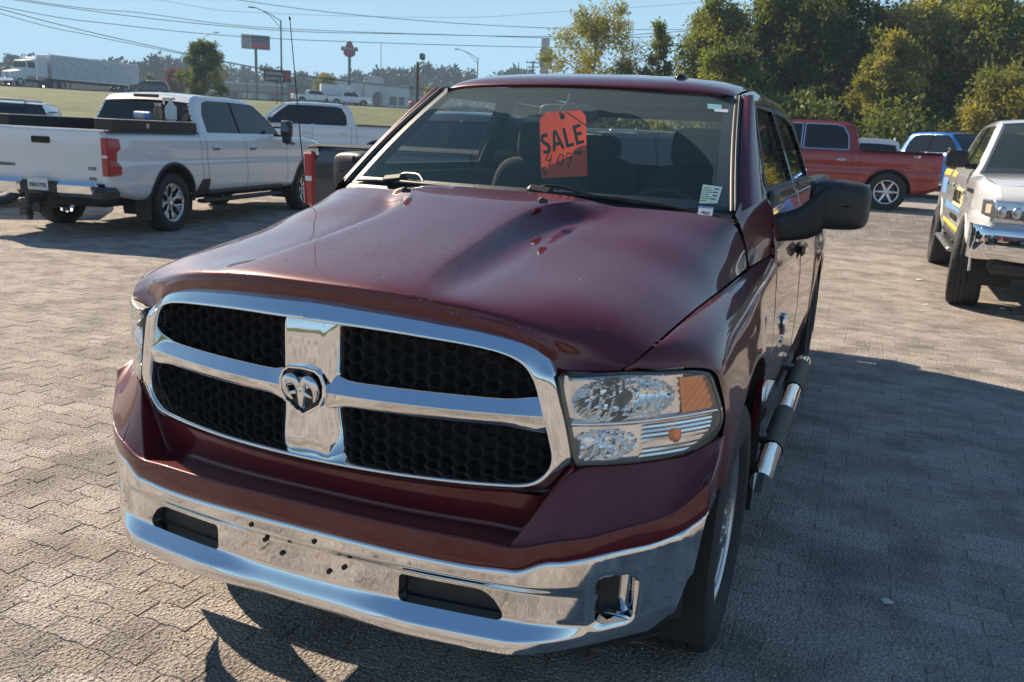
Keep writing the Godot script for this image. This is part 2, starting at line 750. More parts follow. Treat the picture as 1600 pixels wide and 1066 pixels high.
func paver_material(tint: Color) -> StandardMaterial3D:
	if paver_tex.is_empty():
		paver_tex = [
			noise_tex(1024, .085, 5, FastNoiseLite.TYPE_SIMPLEX_SMOOTH, 21, [[0.0, .30, .52, .72, 1.0], [lin(.16, .140, .122), lin(.31, .274, .243), lin(.42, .374, .335), lin(.52, .467, .42), lin(.70, .65, .60)]]),
			noise_tex(1024, .075, 4, FastNoiseLite.TYPE_CELLULAR, 5),
			noise_tex(1024, .016, 6, FastNoiseLite.TYPE_SIMPLEX_SMOOTH, 9, [[0.0, .34, .5, .66, 1.0], [Color(.74, .735, .735), Color(.88, .875, .87), Color(.96, .955, .95), Color(1, 1, 1), Color(1, .985, .96)]])]
	var m := mat(tint, .93)
	m.albedo_texture = paver_tex[0]
	m.heightmap_enabled = true
	m.heightmap_texture = paver_tex[1]
	m.heightmap_scale = 1.1
	m.uv1_triplanar = true
	m.uv1_world_triplanar = true
	m.uv1_scale = Vector3(.9, .9, .9)
	m.detail_enabled = true
	m.detail_blend_mode = BaseMaterial3D.BLEND_MODE_MUL
	m.detail_albedo = paver_tex[2]
	m.detail_uv_layer = BaseMaterial3D.DETAIL_UV_2
	m.uv2_triplanar = true
	m.uv2_world_triplanar = true
	m.uv2_scale = Vector3(.11, .11, .11)
	return m

func pavers(lot: Node3D) -> void:
	var line := paver_outline()
	var variants := []
	for k in 4:
		var g := Geo.new()
		var n := line.size()
		var r := RandomNumberGenerator.new()
		r.seed = k + 3
		var rings := []
		for w in [[.994, .0], [.994, .0036], [.978, .0055], [.94, .0062]]:
			var row := []
			for i in n:
				var p: Vector2 = line[i] * w[0]
				row.append(V(p.x, w[1] - (.016 if rings.is_empty() else 0.0) + (r.randf_range(-.0012, .0012) if not rings.is_empty() else 0.0), p.y))
			rings.append(row)
		g.grid(rings, true)
		var k0 := g.v.size()
		for q in rings[3]:
			g.v.push_back(q)
		var idx := Geometry2D.triangulate_polygon(PackedVector2Array(line))
		for i in range(0, idx.size(), 3):
			g.tri(k0 + idx[i], k0 + idx[i + 1], k0 + idx[i + 2])
		variants.append(g.mesh())
	var mats := []
	for k in 4:
		mats.append(paver_material([Color(1, 1, 1), Color(.95, .945, .94), Color(.99, .975, .955), Color(.91, .905, .90)][k]))
	var spots := []
	var sx := .2
	var sz := .1
	for j in range(-243, 14):
		for i in range(-63, 51):
			var x := (i + (.5 if j % 2 else 0.0)) * sx
			var z := j * sz
			var rel := Vector2(x - EYE.x, z - EYE.z)
			var dist := rel.length()
			var a := wrapf(atan2(-rel.x, -rel.y) - .385, -PI, PI)
			if dist > 3.2 and absf(a) > .66 or dist > 22.0:
				continue
			if z > .3 and absf(a) > 1.2:
				continue
			spots.append([dist, x, z, a])
	spots.sort_custom(func(p, q): return p[0] < q[0])
	var r := RandomNumberGenerator.new()
	r.seed = 5
	var rest := [[], [], [], []]
	var named := 0
	for s in spots:
		var k := r.randi() % 4
		var b := Basis.from_euler(V(r.randf_range(-.008, .008), r.randf_range(-.014, .014), r.randf_range(-.012, .012)))
		var tr := Transform3D(b, V(s[1], ground_y(s[1], s[2]) - .006 + r.randf_range(-.0020, .0012), s[2]))
		# those that the camera sees largest get a node each
		var seen: bool = absf(s[3]) < .60 and s[0] > 1.9 and not (absf(s[1]) < .82 and s[2] < -.25 and s[2] > -6.0)
		if seen and named < 300:
			named += 1
			var o := MeshInstance3D.new()
			o.name = "paver" if named == 1 else "paver_%03d" % (named - 1)
			o.mesh = variants[k]
			o.material_override = mats[k]
			o.transform = tr
			lot.add_child(o)
		else:
			rest[k].append(tr)
	for k in 4:
		var mm := MultiMesh.new()
		mm.transform_format = MultiMesh.TRANSFORM_3D
		mm.mesh = variants[k]
		mm.instance_count = rest[k].size()
		for i in rest[k].size():
			mm.set_instance_transform(i, rest[k][i])
		var mi := MultiMeshInstance3D.new()
		mi.name = "paving" if k == 0 else "paving_%03d" % k
		mi.multimesh = mm
		mi.material_override = mats[k]
		mi.set_meta("kind", "stuff")
		lot.add_child(mi)
# ---------------------------------------------------------------- the maroon pickup
func grille_z(x: float) -> float:
	return -0.078 - 0.29 * x * x

func bumper_z(x: float) -> float:
	var e := maxf(0.0, absf(x) - 0.57)
	return -0.033 - 0.143 * x * x - 1.38 * e * e

func lamp_z(x: float) -> float:
	var e := absf(x) - 0.6
	return -0.17 - 0.25 * e - 1.9 * e * e

func V(x: float, y: float, z: float) -> Vector3:
	return Vector3(x, y, z)

const SIDE := [[0.38, 0.915], [0.42, 0.928], [0.50, 0.948], [0.62, 0.958], [0.80, 0.962], [0.95, 0.957], [1.08, 0.949], [1.20, 0.938], [1.30, 0.922], [1.37, 0.902], [1.42, 0.875]]
const LAMP_LINE := [Vector2(0.627, 1.052), Vector2(0.668, 1.059), Vector2(0.753, 1.066), Vector2(0.818, 1.061), Vector2(0.886, 1.055), Vector2(0.928, 1.040), Vector2(0.944, 1.002), Vector2(0.958, 0.955), Vector2(0.966, 0.919), Vector2(0.962, 0.882), Vector2(0.947, 0.856), Vector2(0.915, 0.841), Vector2(0.870, 0.833), Vector2(0.783, 0.832), Vector2(0.695, 0.834), Vector2(0.673, 0.842), Vector2(0.651, 0.93)]

func wheel(parent: Node3D, at: Vector3, side: float, r: float, width: float, rim_r: float, spokes: int, style: String, rim_m: Material, steer := 0.0, fine := false) -> void:
	var hub := Node3D.new()
	hub.name = "wheel"
	var k := 0
	while parent.has_node(NodePath(String(hub.name))):
		k += 1
		hub.name = "wheel_%03d" % k
	parent.add_child(hub)
	hub.position = at
	hub.rotation.y = steer
	var key := "%s %d %.3f %.3f %.3f %s" % [style, spokes, r, width, rim_r, fine]
	if not wheel_cache.has(key):
		wheel_cache[key] = [tyre_mesh(r, width, rim_r, fine, style), rim_mesh(rim_r, width, spokes, style), disc_mesh(rim_r, width)]
	var set: Array = wheel_cache[key]
	for i in 3:
		var o := put(["tyre", "rim", "brake_disc"][i], set[i], [M.rubber, rim_m, M.dark_metal][i], hub)
		if side < 0:
			o.rotation.y = PI

var wheel_cache := {}

# axle along x, outer face at +width / 2
func tyre_mesh(r: float, width: float, rim_r: float, fine: bool, style: String) -> ArrayMesh:
	var g := Geo.new()
	var w := width / 2.0
	var prof := []   # (x, radius, is tread)
	for q in [[-w * 0.72, rim_r], [-w * 0.98, rim_r + 0.02], [-w * 1.02, lerpf(rim_r, r, 0.45)], [-w * 0.96, lerpf(rim_r, r, 0.8)], [-w * 0.88, r - 0.012]]:
		prof.append(Vector3(q[0], q[1], 0))
	var blocks := 5 if style != "mud" else 4
	for b in blocks:
		var x0 := lerpf(-w * 0.84, w * 0.84, float(b) / blocks)
		var x1 := lerpf(-w * 0.84, w * 0.84, float(b + 1) / blocks)
		var gap := 0.005 if style != "mud" else 0.010
		for q in [x0 + gap * 0.4, x0 + gap, lerpf(x0, x1, 0.5), x1 - gap, x1 - gap * 0.4]:
			var groove: bool = q == x0 + gap * 0.4 or q == x1 - gap * 0.4
			prof.append(Vector3(q, r - (0.009 if groove and b > 0 or groove and q > 0 and b < blocks - 1 else 0.0) - 0.012 * pow(absf(q) / w, 3.0), 1 + b))
	for q in [[w * 0.88, r - 0.012], [w * 0.96, lerpf(rim_r, r, 0.8)], [w * 1.02, lerpf(rim_r, r, 0.45)], [w * 0.98, rim_r + 0.02], [w * 0.72, rim_r]]:
		prof.append(Vector3(q[0], q[1], 0))
	var n := 360 if fine else 144
	var pitch := 6 if fine or style != "mud" else 6
	var rows := []
	for i in n:
		var row := []
		var a := TAU * i / n
		for q in prof:
			var rr: float = q.y
			if q.z > 0:
				var shift := int(q.z) * 3
				var tread := (i + shift) % pitch
				if style == "mud":
					rr -= 0.012 if tread < 2 else 0.0
				elif fine:
					rr -= 0.006 if tread == 0 else 0.0
				else:
					rr -= 0.005 if tread == 0 else 0.0
			elif style == "mud" and absf(q.x) > w * 0.9 and q.y > lerpf(rim_r, r, 0.7):
				rr += 0.0
			row.append(Vector3(q.x, rr * cos(a), rr * sin(a)))
		rows.append(row)
	rows.append(rows[0])
	g.grid(rows)
	return g.mesh()

func rim_mesh(rim_r: float, width: float, spokes: int, style: String) -> ArrayMesh:
	var w := width / 2.0
	var g := Geo.new()
	# barrel and lip
	var rows := []
	for q in [[-w * 0.7, rim_r * 0.93], [w * 0.5, rim_r * 0.90], [w * 0.72, rim_r * 0.955], [w * 0.80, rim_r * 0.985], [w * 0.80, rim_r * 1.02], [w * 0.70, rim_r * 1.03]]:
		var row := []
		for i in 73:
			var a := TAU * i / 72
			row.append(Vector3(q[0], q[1] * cos(a), q[1] * sin(a)))
		rows.append(row)
	g.grid(rows)
	var f := func(x: float, y: float) -> float:
		var d := Vector2(x, y).length()
		var a := atan2(y, x)
		var cell := TAU / spokes
		var u := absf(wrapf(a, -cell / 2, cell / 2)) * d
		var hubr := rim_r * 0.27
		var half := 0.0
		if style == "fork":      # a spoke that splits towards the lip
			var s := smoothstep(rim_r * 0.35, rim_r * 0.95, d)
			half = maxf(rim_r * 0.055 + s * rim_r * 0.02 - absf(u - s * rim_r * 0.19), rim_r * 0.05 * (1.0 - s) - u + 0.01)
		elif style == "star":    # broad tapering spokes
			half = rim_r * lerpf(0.13, 0.085, d / rim_r) - u
		else:
			half = rim_r * lerpf(0.15, 0.24, d / rim_r) - u
		var spoke := minf(half, rim_r * 0.97 - d)
		var ring := minf(rim_r * 0.97 - d, d - rim_r * 0.90)
		return maxf(maxf(spoke, hubr - d), ring)
	var dish := func(x: float, y: float, d: float) -> Vector3:
		var q := Vector2(x, y).length() / rim_r
		var z := w * (0.52 + 0.22 * smoothstep(0.2, 0.95, q)) + (w * 0.10 if q < 0.17 else 0.0)
		return Vector3(z - 0.008 * (1.0 - clampf(d / 0.010, 0.0, 1.0)), y, x)
	var n := 72
	g.add(panel(-rim_r, rim_r, n, -rim_r, rim_r, n, f, dish, Vector3(-0.035, 0, 0)))
	for i in 6:
		var a := TAU * i / 6
		var c := Vector3(w * 0.60, cos(a) * rim_r * 0.2, sin(a) * rim_r * 0.2)
		g.tube([c, c + Vector3(0.022, 0, 0), c + Vector3(0.024, 0, 0)], [0.011, 0.011, 0.005], 6)
	return g.mesh()

func disc_mesh(rim_r: float, width: float) -> ArrayMesh:
	var g := Geo.new()
	g.tube([Vector3(-width * 0.15, 0, 0), Vector3(width * 0.0, 0, 0)], rim_r * 0.72, 40)
	g.tube([Vector3(-width * 0.3, 0, 0), Vector3(width * 0.02, 0, 0)], rim_r * 0.3, 24)
	return g.mesh()

func maroon_truck() -> void:
	var t := thing("pickup_truck", "maroon crew cab pickup with chrome crossbar grille and orange sale tag behind its windshield", "pickup truck", Vector3.ZERO, 0.0, "pickup trucks on the lot")
	# ---- hood
	var hood := both([
		[V(0, 1.186, -.105), V(.14, 1.185, -.107), V(.24, 1.179, -.116), V(.30, 1.174, -.126), V(.345, 1.169, -.134), V(.40, 1.161, -.146), V(.48, 1.146, -.166), V(.565, 1.112, -.192), V(.622, 1.064, -.213), V(.750, 1.070, -.256)],
		[V(0, 1.206, -.100), V(.14, 1.205, -.102), V(.24, 1.199, -.112), V(.30, 1.194, -.122), V(.345, 1.188, -.131), V(.40, 1.180, -.145), V(.49, 1.164, -.170), V(.580, 1.130, -.202), V(.648, 1.088, -.232), V(.757, 1.074, -.266)],
		[V(0, 1.230, -.128), V(.15, 1.229, -.132), V(.25, 1.223, -.142), V(.29, 1.219, -.150), V(.335, 1.212, -.158), V(.41, 1.202, -.175), V(.52, 1.180, -.208), V(.628, 1.147, -.243), V(.708, 1.114, -.272), V(.775, 1.085, -.284)],
		[V(0, 1.266, -.35), V(.14, 1.264, -.35), V(.226, 1.261, -.35), V(.256, 1.253, -.36), V(.312, 1.229, -.37), V(.40, 1.222, -.37), V(.56, 1.206, -.37), V(.67, 1.181, -.37), V(.745, 1.150, -.365), V(.804, 1.118, -.36)],
		[V(0, 1.305, -.6), V(.13, 1.303, -.6), V(.208, 1.300, -.6), V(.238, 1.290, -.6), V(.300, 1.252, -.6), V(.40, 1.246, -.6), V(.58, 1.231, -.6), V(.70, 1.206, -.6), V(.775, 1.178, -.6), V(.832, 1.150, -.6)],
		[V(0, 1.347, -.84), V(.13, 1.345, -.84), V(.200, 1.341, -.84), V(.230, 1.331, -.84), V(.297, 1.286, -.84), V(.41, 1.281, -.84), V(.60, 1.263, -.84), V(.715, 1.235, -.84), V(.790, 1.200, -.83), V(.846, 1.162, -.82)],
		[V(0, 1.380, -1.02), V(.14, 1.379, -1.02), V(.230, 1.375, -1.02), V(.260, 1.365, -1.02), V(.328, 1.319, -1.02), V(.44, 1.314, -1.02), V(.62, 1.301, -1.02), V(.74, 1.268, -1.02), V(.812, 1.222, -1.02), V(.859, 1.170, -1.02)],
		[V(0, 1.393, -1.11), V(.15, 1.392, -1.11), V(.29, 1.389, -1.115), V(.325, 1.380, -1.125), V(.400, 1.349, -1.14), V(.49, 1.343, -1.16), V(.65, 1.331, -1.19), V(.77, 1.297, -1.21), V(.836, 1.238, -1.22), V(.867, 1.177, -1.22)],
		[V(0, 1.404, -1.20), V(.15, 1.404, -1.20), V(.27, 1.400, -1.205), V(.34, 1.390, -1.215), V(.43, 1.374, -1.24), V(.52, 1.370, -1.28), V(.68, 1.362, -1.35), V(.805, 1.338, -1.40), V(.850, 1.265, -1.44), V(.871, 1.182, -1.45)]])
	var g := Geo.new()
	var hl := loft(hood, 6, 8)
	g.grid(hl)
	# folded edge all round
	var lip := []
	for k in [0, hl.size() - 1]:
		var lo := []
		for q in hl[k]:
			lo.append(q + Vector3(0, -0.03, -0.012 if k == 0 else 0.012))
		g.grid([hl[k], lo])
	for k in [0, hl[0].size() - 1]:
		var e := []
		var lo := []
		for r in hl:
			e.append(r[k])
			lo.append(r[k] + Vector3(-0.03 * signf(r[k].x), -0.004, 0))
		g.grid([e, lo])
	var ho := put("hood", g, M.maroon, t)
	for s in [-1.0, 1.0]:
		g = Geo.new()
		g.tube([V(s * .255, 1.384, -1.0), V(s * .255, 1.399, -1.0), V(s * .255, 1.402, -1.0)], [0.013, 0.011, 0.004], 10)
		g.box(V(s * .255, 1.390, -1.012), V(.03, .014, .024), .005)
		put("washer_nozzle", g, M.black_plastic, ho)
	# drops of dew on the right half of the hood, and a few chips in the paint
	var bead := Geo.new()
	bead.add(_dome(V(0, 0, 0), V(1, .45, 1)))
	var rr := RandomNumberGenerator.new()
	rr.seed = 3
	var mm := MultiMesh.new()
	mm.transform_format = MultiMesh.TRANSFORM_3D
	mm.mesh = bead.mesh()
	mm.instance_count = 900
	for i in mm.instance_count:
		var near := rr.randf() < .55
		var cx := clampf(rr.randfn(.16, .10), -.1, .55) if near else rr.randf_range(-.45, .72)
		var cz := clampf(rr.randfn(.40, .13), .08, .9) if near else rr.randf_range(.10, .97)
		var rj: float = cz * (hl.size() - 2)
		var ri: float = clampf((cx / .84 * .5 + .5), .03, .97) * (hl[0].size() - 2)
		var a0: Vector3 = hl[int(rj)][int(ri)]
		var a1: Vector3 = hl[int(rj)][int(ri) + 1]
		var a2: Vector3 = hl[int(rj) + 1][int(ri)]
		var nn := (a2 - a0).cross(a1 - a0).normalized()
		if nn.y < 0:
			nn = -nn
		var sz := lerpf(.0011, .0034, pow(rr.randf(), 2.2))
		var bs := Basis(Quaternion(Vector3.UP, nn)).scaled(V(sz, sz, sz))
		mm.set_instance_transform(i, Transform3D(bs, a0 + (a1 - a0) * fmod(ri, 1.0) + (a2 - a0) * fmod(rj, 1.0) - nn * .0002))
	var mi := MultiMeshInstance3D.new()
	mi.name = "water_drops"
	mi.multimesh = mm
	mi.material_override = M.bead
	mi.set_meta("kind", "stuff")
	ho.add_child(mi)
	var cm := MultiMesh.new()
	cm.transform_format = MultiMesh.TRANSFORM_3D
	cm.mesh = bead.mesh()
	cm.instance_count = 220
	for i in cm.instance_count:
		var rj: float = pow(rr.randf(), 1.6) * .95 * (hl.size() - 2)
		var ri: float = rr.randf_range(.05, .95) * (hl[0].size() - 2)
		var a0: Vector3 = hl[int(rj)][int(ri)]
		var a1: Vector3 = hl[int(rj)][int(ri) + 1]
		var a2: Vector3 = hl[int(rj) + 1][int(ri)]
		var nn := (a2 - a0).cross(a1 - a0).normalized()
		if nn.y < 0:
			nn = -nn
		var sz := lerpf(.0007, .0020, pow(rr.randf(), 3.0))
		var bs := Basis(Quaternion(Vector3.UP, nn)).scaled(V(sz, sz * .3, sz * rr.randf_range(.7, 2.2)))
		cm.set_instance_transform(i, Transform3D(bs, a0 + (a1 - a0) * fmod(ri, 1.0) + (a2 - a0) * fmod(rj, 1.0) - nn * .0001))
	var ci := MultiMeshInstance3D.new()
	ci.name = "paint_chips"
	ci.multimesh = cm
	ci.material_override = M.chip
	ci.set_meta("kind", "stuff")
	ho.add_child(ci)
	# ---- fenders
	var fen := loft([
		[V(.758, 1.076, -.266), V(.822, 1.068, -.325), V(.890, 1.062, -.408), V(.936, 1.046, -.468), V(.955, 1.000, -.498), V(.970, .925, -.523), V(.968, .86, -.525), V(.966, .78, -.522), V(.968, .71, -.52)],
		[V(.781, 1.094, -.300), V(.836, 1.093, -.360), V(.901, 1.081, -.435), V(.944, 1.051, -.490), V(.962, 1.000, -.525), V(.974, .920, -.548), V(.976, .86, -.548), V(.976, .785, -.545), V(.978, .72, -.545)],
		[V(.814, 1.128, -.400), V(.862, 1.119, -.440), V(.915, 1.097, -.500), V(.950, 1.056, -.540), V(.966, 1.000, -.565), V(.978, .920, -.580), V(.982, .865, -.58), V(.984, .80, -.575), V(.986, .745, -.575)],
		[V(.835, 1.152, -.62), V(.880, 1.139, -.63), V(.925, 1.111, -.64), V(.955, 1.060, -.65), V(.970, 1.000, -.655), V(.982, .930, -.66), V(.987, .885, -.66), V(.989, .855, -.66), V(.989, .832, -.66)],
		[V(.850, 1.164, -.86), V(.890, 1.151, -.86), V(.930, 1.121, -.86), V(.956, 1.070, -.86), V(.973, 1.010, -.86), V(.984, .972, -.86), V(.989, .957, -.86), V(.990, .949, -.86), V(.990, .940, -.86)],
		[V(.863, 1.171, -1.05), V(.900, 1.158, -1.05), V(.934, 1.128, -1.05), V(.956, 1.080, -1.05), V(.973, 1.020, -1.05), V(.984, .982, -1.05), V(.990, .969, -1.05), V(.991, .963, -1.05), V(.991, .957, -1.05)],
		[V(.872, 1.178, -1.25), V(.905, 1.165, -1.25), V(.936, 1.134, -1.25), V(.954, 1.085, -1.25), V(.970, 1.020, -1.25), V(.980, .970, -1.25), V(.987, .935, -1.25), V(.988, .915, -1.25), V(.988, .896, -1.25)],
		[V(.875, 1.180, -1.40), V(.908, 1.167, -1.40), V(.938, 1.136, -1.40), V(.951, 1.080, -1.40), V(.962, 1.000, -1.40), V(.970, .920, -1.40), V(.976, .840, -1.40), V(.977, .800, -1.40), V(.977, .765, -1.40)],
		[V(.876, 1.182, -1.50), V(.910, 1.170, -1.50), V(.939, 1.139, -1.50), V(.949, 1.080, -1.50), V(.957, .990, -1.50), V(.963, .850, -1.50), V(.964, .720, -1.50), V(.960, .580, -1.50), V(.948, .460, -1.49)],
		[V(.915, 1.197, -1.75), V(.928, 1.185, -1.75), V(.941, 1.152, -1.75), V(.949, 1.080, -1.75), V(.956, .970, -1.75), V(.962, .820, -1.75), V(.960, .680, -1.75), V(.952, .540, -1.75), V(.925, .420, -1.75)]], 5, 6)
	var up := loft([
		[V(.876, 1.182, -1.470), V(.860, 1.25, -1.458), V(.838, 1.32, -1.432), V(.815, 1.362, -1.425)],
		[V(.892, 1.188, -1.60), V(.880, 1.26, -1.58), V(.856, 1.355, -1.55), V(.818, 1.405, -1.53)],
		[V(.915, 1.197, -1.75), V(.910, 1.29, -1.752), V(.885, 1.395, -1.76), V(.845, 1.455, -1.72)]], 5, 5)
	for r in fen:
		r[0] += V(.0035, -.0035, 0)
		r[1] += V(.002, -.001, 0)
	g = Geo.new()
	g.grid(fen)
	var seam := []
	for r in fen:
		seam.append([r[0], r[0] + V(-.006, -.03, 0)])
	g.grid(seam)
	var back := []
	var arch := []
	for r in fen:
		arch.append(r[-1])
		back.append(r[-1] + Vector3(-0.022, 0.0, 0))
	g.grid([arch, back])
	var gu := Geo.new()
	gu.grid(up)
	# filler between the fender's upper line and the cowl patch
	g.add(gu)
	var fg := g
	for s in [1, -1]:
		put("fender", fg if s > 0 else fg.mirror(), M.maroon, t)
	# black liner under hood and fenders
	g = Geo.new()
	g.box(V(0, .72, -.98), V(1.16, .56, 1.20), .03)
	g.box(V(0, .60, -.36), V(1.2, .30, .26), .03)
	for s in [-1, 1]:
		var rows := []
		for i in 25:
			var a := lerpf(-0.35, PI + 0.35, i / 24.0)
			rows.append([V(s * .62, .44 + .53 * sin(a), -1.0 + .53 * cos(a)), V(s * .975, .44 + .522 * sin(a), -1.0 + .522 * cos(a))])
		g.grid(rows)
		var rear := []
		for i in 25:
			var a := lerpf(-0.35, PI + 0.35, i / 24.0)
			rear.append([V(s * .60, .44 + .50 * sin(a), -4.57 + .50 * cos(a)), V(s * .972, .44 + .485 * sin(a), -4.57 + .485 * cos(a))])
		g.grid(rear)
	g.box(V(0, .50, -3.0), V(1.62, .22, 2.6), .03)
	g.box(V(0, .62, -5.0), V(1.15, .28, 1.5), .03)
	g.tube([V(-.8, .42, -4.57), V(.8, .42, -4.57)], .06, 12)
	g.tube([V(0, .42, -4.57), V(0, .42, -4.40)], .15, 14)
	g.tube([V(-.75, .40, -1.0), V(.75, .40, -1.0)], .045, 10)
	put("underbody", g, M.under, t)
	ram_front(t)
	ram_cab(t)
	ram_bed(t)
	for q in [[1.0, -1.0, 0.0], [-1.0, -1.0, 0.0], [1.0, -4.57, 0.0], [-1.0, -4.57, 0.0]]:
		wheel(t, V(q[0] * .842, .402, q[1]), q[0], .405, .255, .258, 5, "star", M.alloy, q[2], true)

func ram_front(t: Node3D) -> void:
	# ---- grille surround
	var inner := smooth([V(0, 1.113, 0), V(.2, 1.110, 0), V(.371, 1.102, 0), V(.45, 1.095, 0), V(.500, 1.085, 0), V(.538, 1.064, 0), V(.557, 1.032, 0), V(.569, .99, 0), V(.581, .94, 0), V(.594, .893, 0), V(.604, .85, 0), V(.592, .818, 0), V(.555, .797, 0), V(.48, .792, 0), V(.3, .790, 0), V(.108, .791, 0), V(0, .791, 0)], 5)
	var outer := smooth([V(0, 1.176, 0), V(.212, 1.171, 0), V(.369, 1.156, 0), V(.458, 1.143, 0), V(.524, 1.127, 0), V(.568, 1.108, 0), V(.60, 1.078, 0), V(.622, 1.045, 0), V(.637, .995, 0), V(.652, .94, 0), V(.668, .85, 0), V(.655, .795, 0), V(.608, .752, 0), V(.50, .743, 0), V(.3, .742, 0), V(.1, .742, 0), V(0, .742, 0)], 5)
	var prof := [[0.0, -.060], [.10, -.030], [.24, .004], [.30, .013], [.36, .016], [.44, .015], [.58, .010], [.76, .002], [.92, -.008], [1.0, -.016], [1.03, -.030], [1.03, -.085]]
	var rows := []
	var n := inner.size()
	for k in 2 * n - 1:
		var i: int = k if k < n else 2 * n - 2 - k
		var s := 1.0 if k < n else -1.0
		var row := []
		for q in prof:
			var c: Vector3 = inner[i].lerp(outer[i], q[0])
			var tilt := .030 * smoothstep(1.04, 1.13, c.y) * clampf((q[0] - .36) / .64, 0.0, 1.0)
			row.append(V(c.x * s, c.y + tilt * .30, grille_z(c.x) + q[1] - tilt + .026 * smoothstep(.52, .63, c.x) * smoothstep(.80, .86, c.y) * smoothstep(1.10, 1.05, c.y) * clampf((q[0] - .44) / .5, 0.0, 1.0)))
		rows.append(row)
	var g := Geo.new()
	g.grid(rows)
	var gr := put("grille", g, M.chrome, t)
	# upright between the openings
	g = Geo.new()
	rows = []
	for i in 15:
		var y := lerpf(.772, 1.140, i / 14.0)
		var e := 1.0 + 0.25 * smoothstep(.90, .82, y) * 0.3
		var row := []
		for q in [[-.094, -.075], [-.088, -.035], [-.068, .000], [-.058, .009], [-.049, .012], [-.02, .008], [0, .007], [.02, .008], [.049, .012], [.058, .009], [.068, .000], [.088, -.035], [.094, -.075]]:
			row.append(V(q[0] * e, y, -.078 + q[1] - .010 * smoothstep(1.11, 1.13, y) - .016 * smoothstep(.80, .782, y)))
		rows.append(row)
	g.grid(rows)
	put("upright", g, M.chrome, gr)
	for s in [1.0, -1.0]:
		g = Geo.new()
		rows = []
		for i in 21:
			var u := i / 20.0
			var x := lerpf(.055, .605, u)
			var flare := smoothstep(.80, 1.0, u) * .012 + smoothstep(.12, .0, u) * .012
			var row := []
			for q in [[.917 - flare, -.075], [.919 - flare, -.02], [.921 - flare, .004], [.926 - flare, .012], [.940, .017], [.953, .020], [.9545, .0205], [.956, .019], [.983 + flare, -.008], [.9855 + flare, -.013], [.987 + flare, -.075]]:
				row.append(V(x * s, q[0], grille_z(x) + q[1] - .004))
			rows.append(row)
		g.grid(rows)
		put("crossbar", g, M.chrome, gr)
	# honeycomb inserts, one behind each opening
	var quads := [[V(.05, .97, 0), V(.585, 1.118, 0)], [V(.05, .78, 0), V(.618, .935, 0)]]
	for s in [1.0, -1.0]:
		for q in quads:
			g = Geo.new()
			var pitch := .0375
			var col := pitch * 0.866 * 1.06
			var rad := pitch / 1.732 * 1.04
			for i in 24:
				for j in 9:
					var cx: float = q[0].x + i * col
					var cy: float = q[0].y + (j + (0.5 if i % 2 else 0.0)) * pitch
					if cx > q[1].x or cy > q[1].y:
						continue
					if cy > 1.0 and cy > tab([[.0, 1.122], [.37, 1.112], [.48, 1.092], [.54, 1.055], [.58, 1.0]], cx):
						continue
					var z0 := grille_z(cx) - .030
					var rings := []
					for w in [[1.0, -.030], [1.0, -.004], [.93, 0.0], [.86, -.004], [.84, -.030]]:
						var ring := []
						for k in 7:
							var a := TAU * (k % 6) / 6
							ring.append(V((cx + cos(a) * rad * 1.03 * w[0]) * s, cy + sin(a) * rad * w[0], z0 + w[1] - .55 * (cos(a) * rad * w[0]) * cx))
						rings.append(ring)
					g.facets(rings)
			put("honeycomb", g, M.grille_black, gr)
	g = Geo.new()
	rows = []
	for i in 21:
		var x := lerpf(-.61, .61, i / 20.0)
		rows.append([V(x, .77, grille_z(x) - .085), V(x, 1.13 - .14 * pow(absf(x) / .61, 3.0), grille_z(x) - .085)])
	g.grid(rows)
	put("grille_backing", g, M.hole, gr)
	# dark gap under the hood edge
	g = Geo.new()
	rows = []
	for k in 2 * n - 1:
		var i: int = k if k < n else 2 * n - 2 - k
		var s := 1.0 if k < n else -1.0
		if i > n * 0.66:
			continue
		var c: Vector3 = outer[i]
		rows.append([V(c.x * s, c.y, grille_z(c.x) - .060), V(c.x * s * 1.01, c.y + .014, grille_z(c.x) - .085)])
	g.grid(rows)
	put("grille_seal", g, M.black_plastic, gr)
	ram_emblem(gr)
	# ---- headlights
	for s in [1.0, -1.0]:
		ram_lamp(t, s)
	# ---- painted upper bumper
	var sect := func(x: float) -> Array:
		var b := bumper_z(x)
		var rec := -.112 - .2 * x * x
		var lz := lamp_z(x)
		var ct := tabs([[0, .600], [.45, .592], [.575, .597], [.661, .627], [.841, .653], [.915, .665], [.951, .688], [.972, .712]], x)
		var lipy := tabs([[0, .664], [.45, .658], [.56, .652], [.70, .682], [.84, .708], [.89, .720], [.935, .750], [.972, .785]], x)
		var top := tab([[.60, .750], [.69, .834], [.9, .832], [.972, .864]], x)
		# below yd the cover stands forward, above it drops back to the foot of the grille
		var yd := clampf(lerpf(lipy, .838, (x - .565) / .115), lipy, top)
		var lean := func(y: float) -> float:
			return lerpf(b - .004, lz + .004, clampf((y - lipy) / maxf(.834 - lipy, .01), 0.0, 1.0))
		var step: float = 1.0 if x < .675 else 0.0
		var zt := lerpf(lz + .004, rec + .004, step)
		return [V(x, ct - .012, b - .012), V(x, ct, b + .002), V(x, lerpf(ct, lipy, .55), b + .003), V(x, lipy - .006, b + .003), V(x, lipy, b - .001), V(x, lipy + .003 * (1.0 - step) + .0005, b - .007),
			V(x, lerpf(lipy, yd, .5), lean.call(lerpf(lipy, yd, .5)) - .004), V(x, maxf(yd - .004, lipy + .0006), lean.call(yd) - .003), V(x, yd + .0008, lean.call(yd) - .010),
			V(x, lerpf(yd - .003, lerpf(yd, top, .5), 1.0 - step), lerpf(lerpf(lean.call(yd), zt, .5), rec + .006, step)), V(x, lerpf(yd + .010, lerpf(yd, top, .8), 1.0 - step), lerpf(lerpf(lean.call(yd), zt, .8), rec - .002, step)), V(x, maxf(top, yd + .02 * step), zt)]
	var half := []
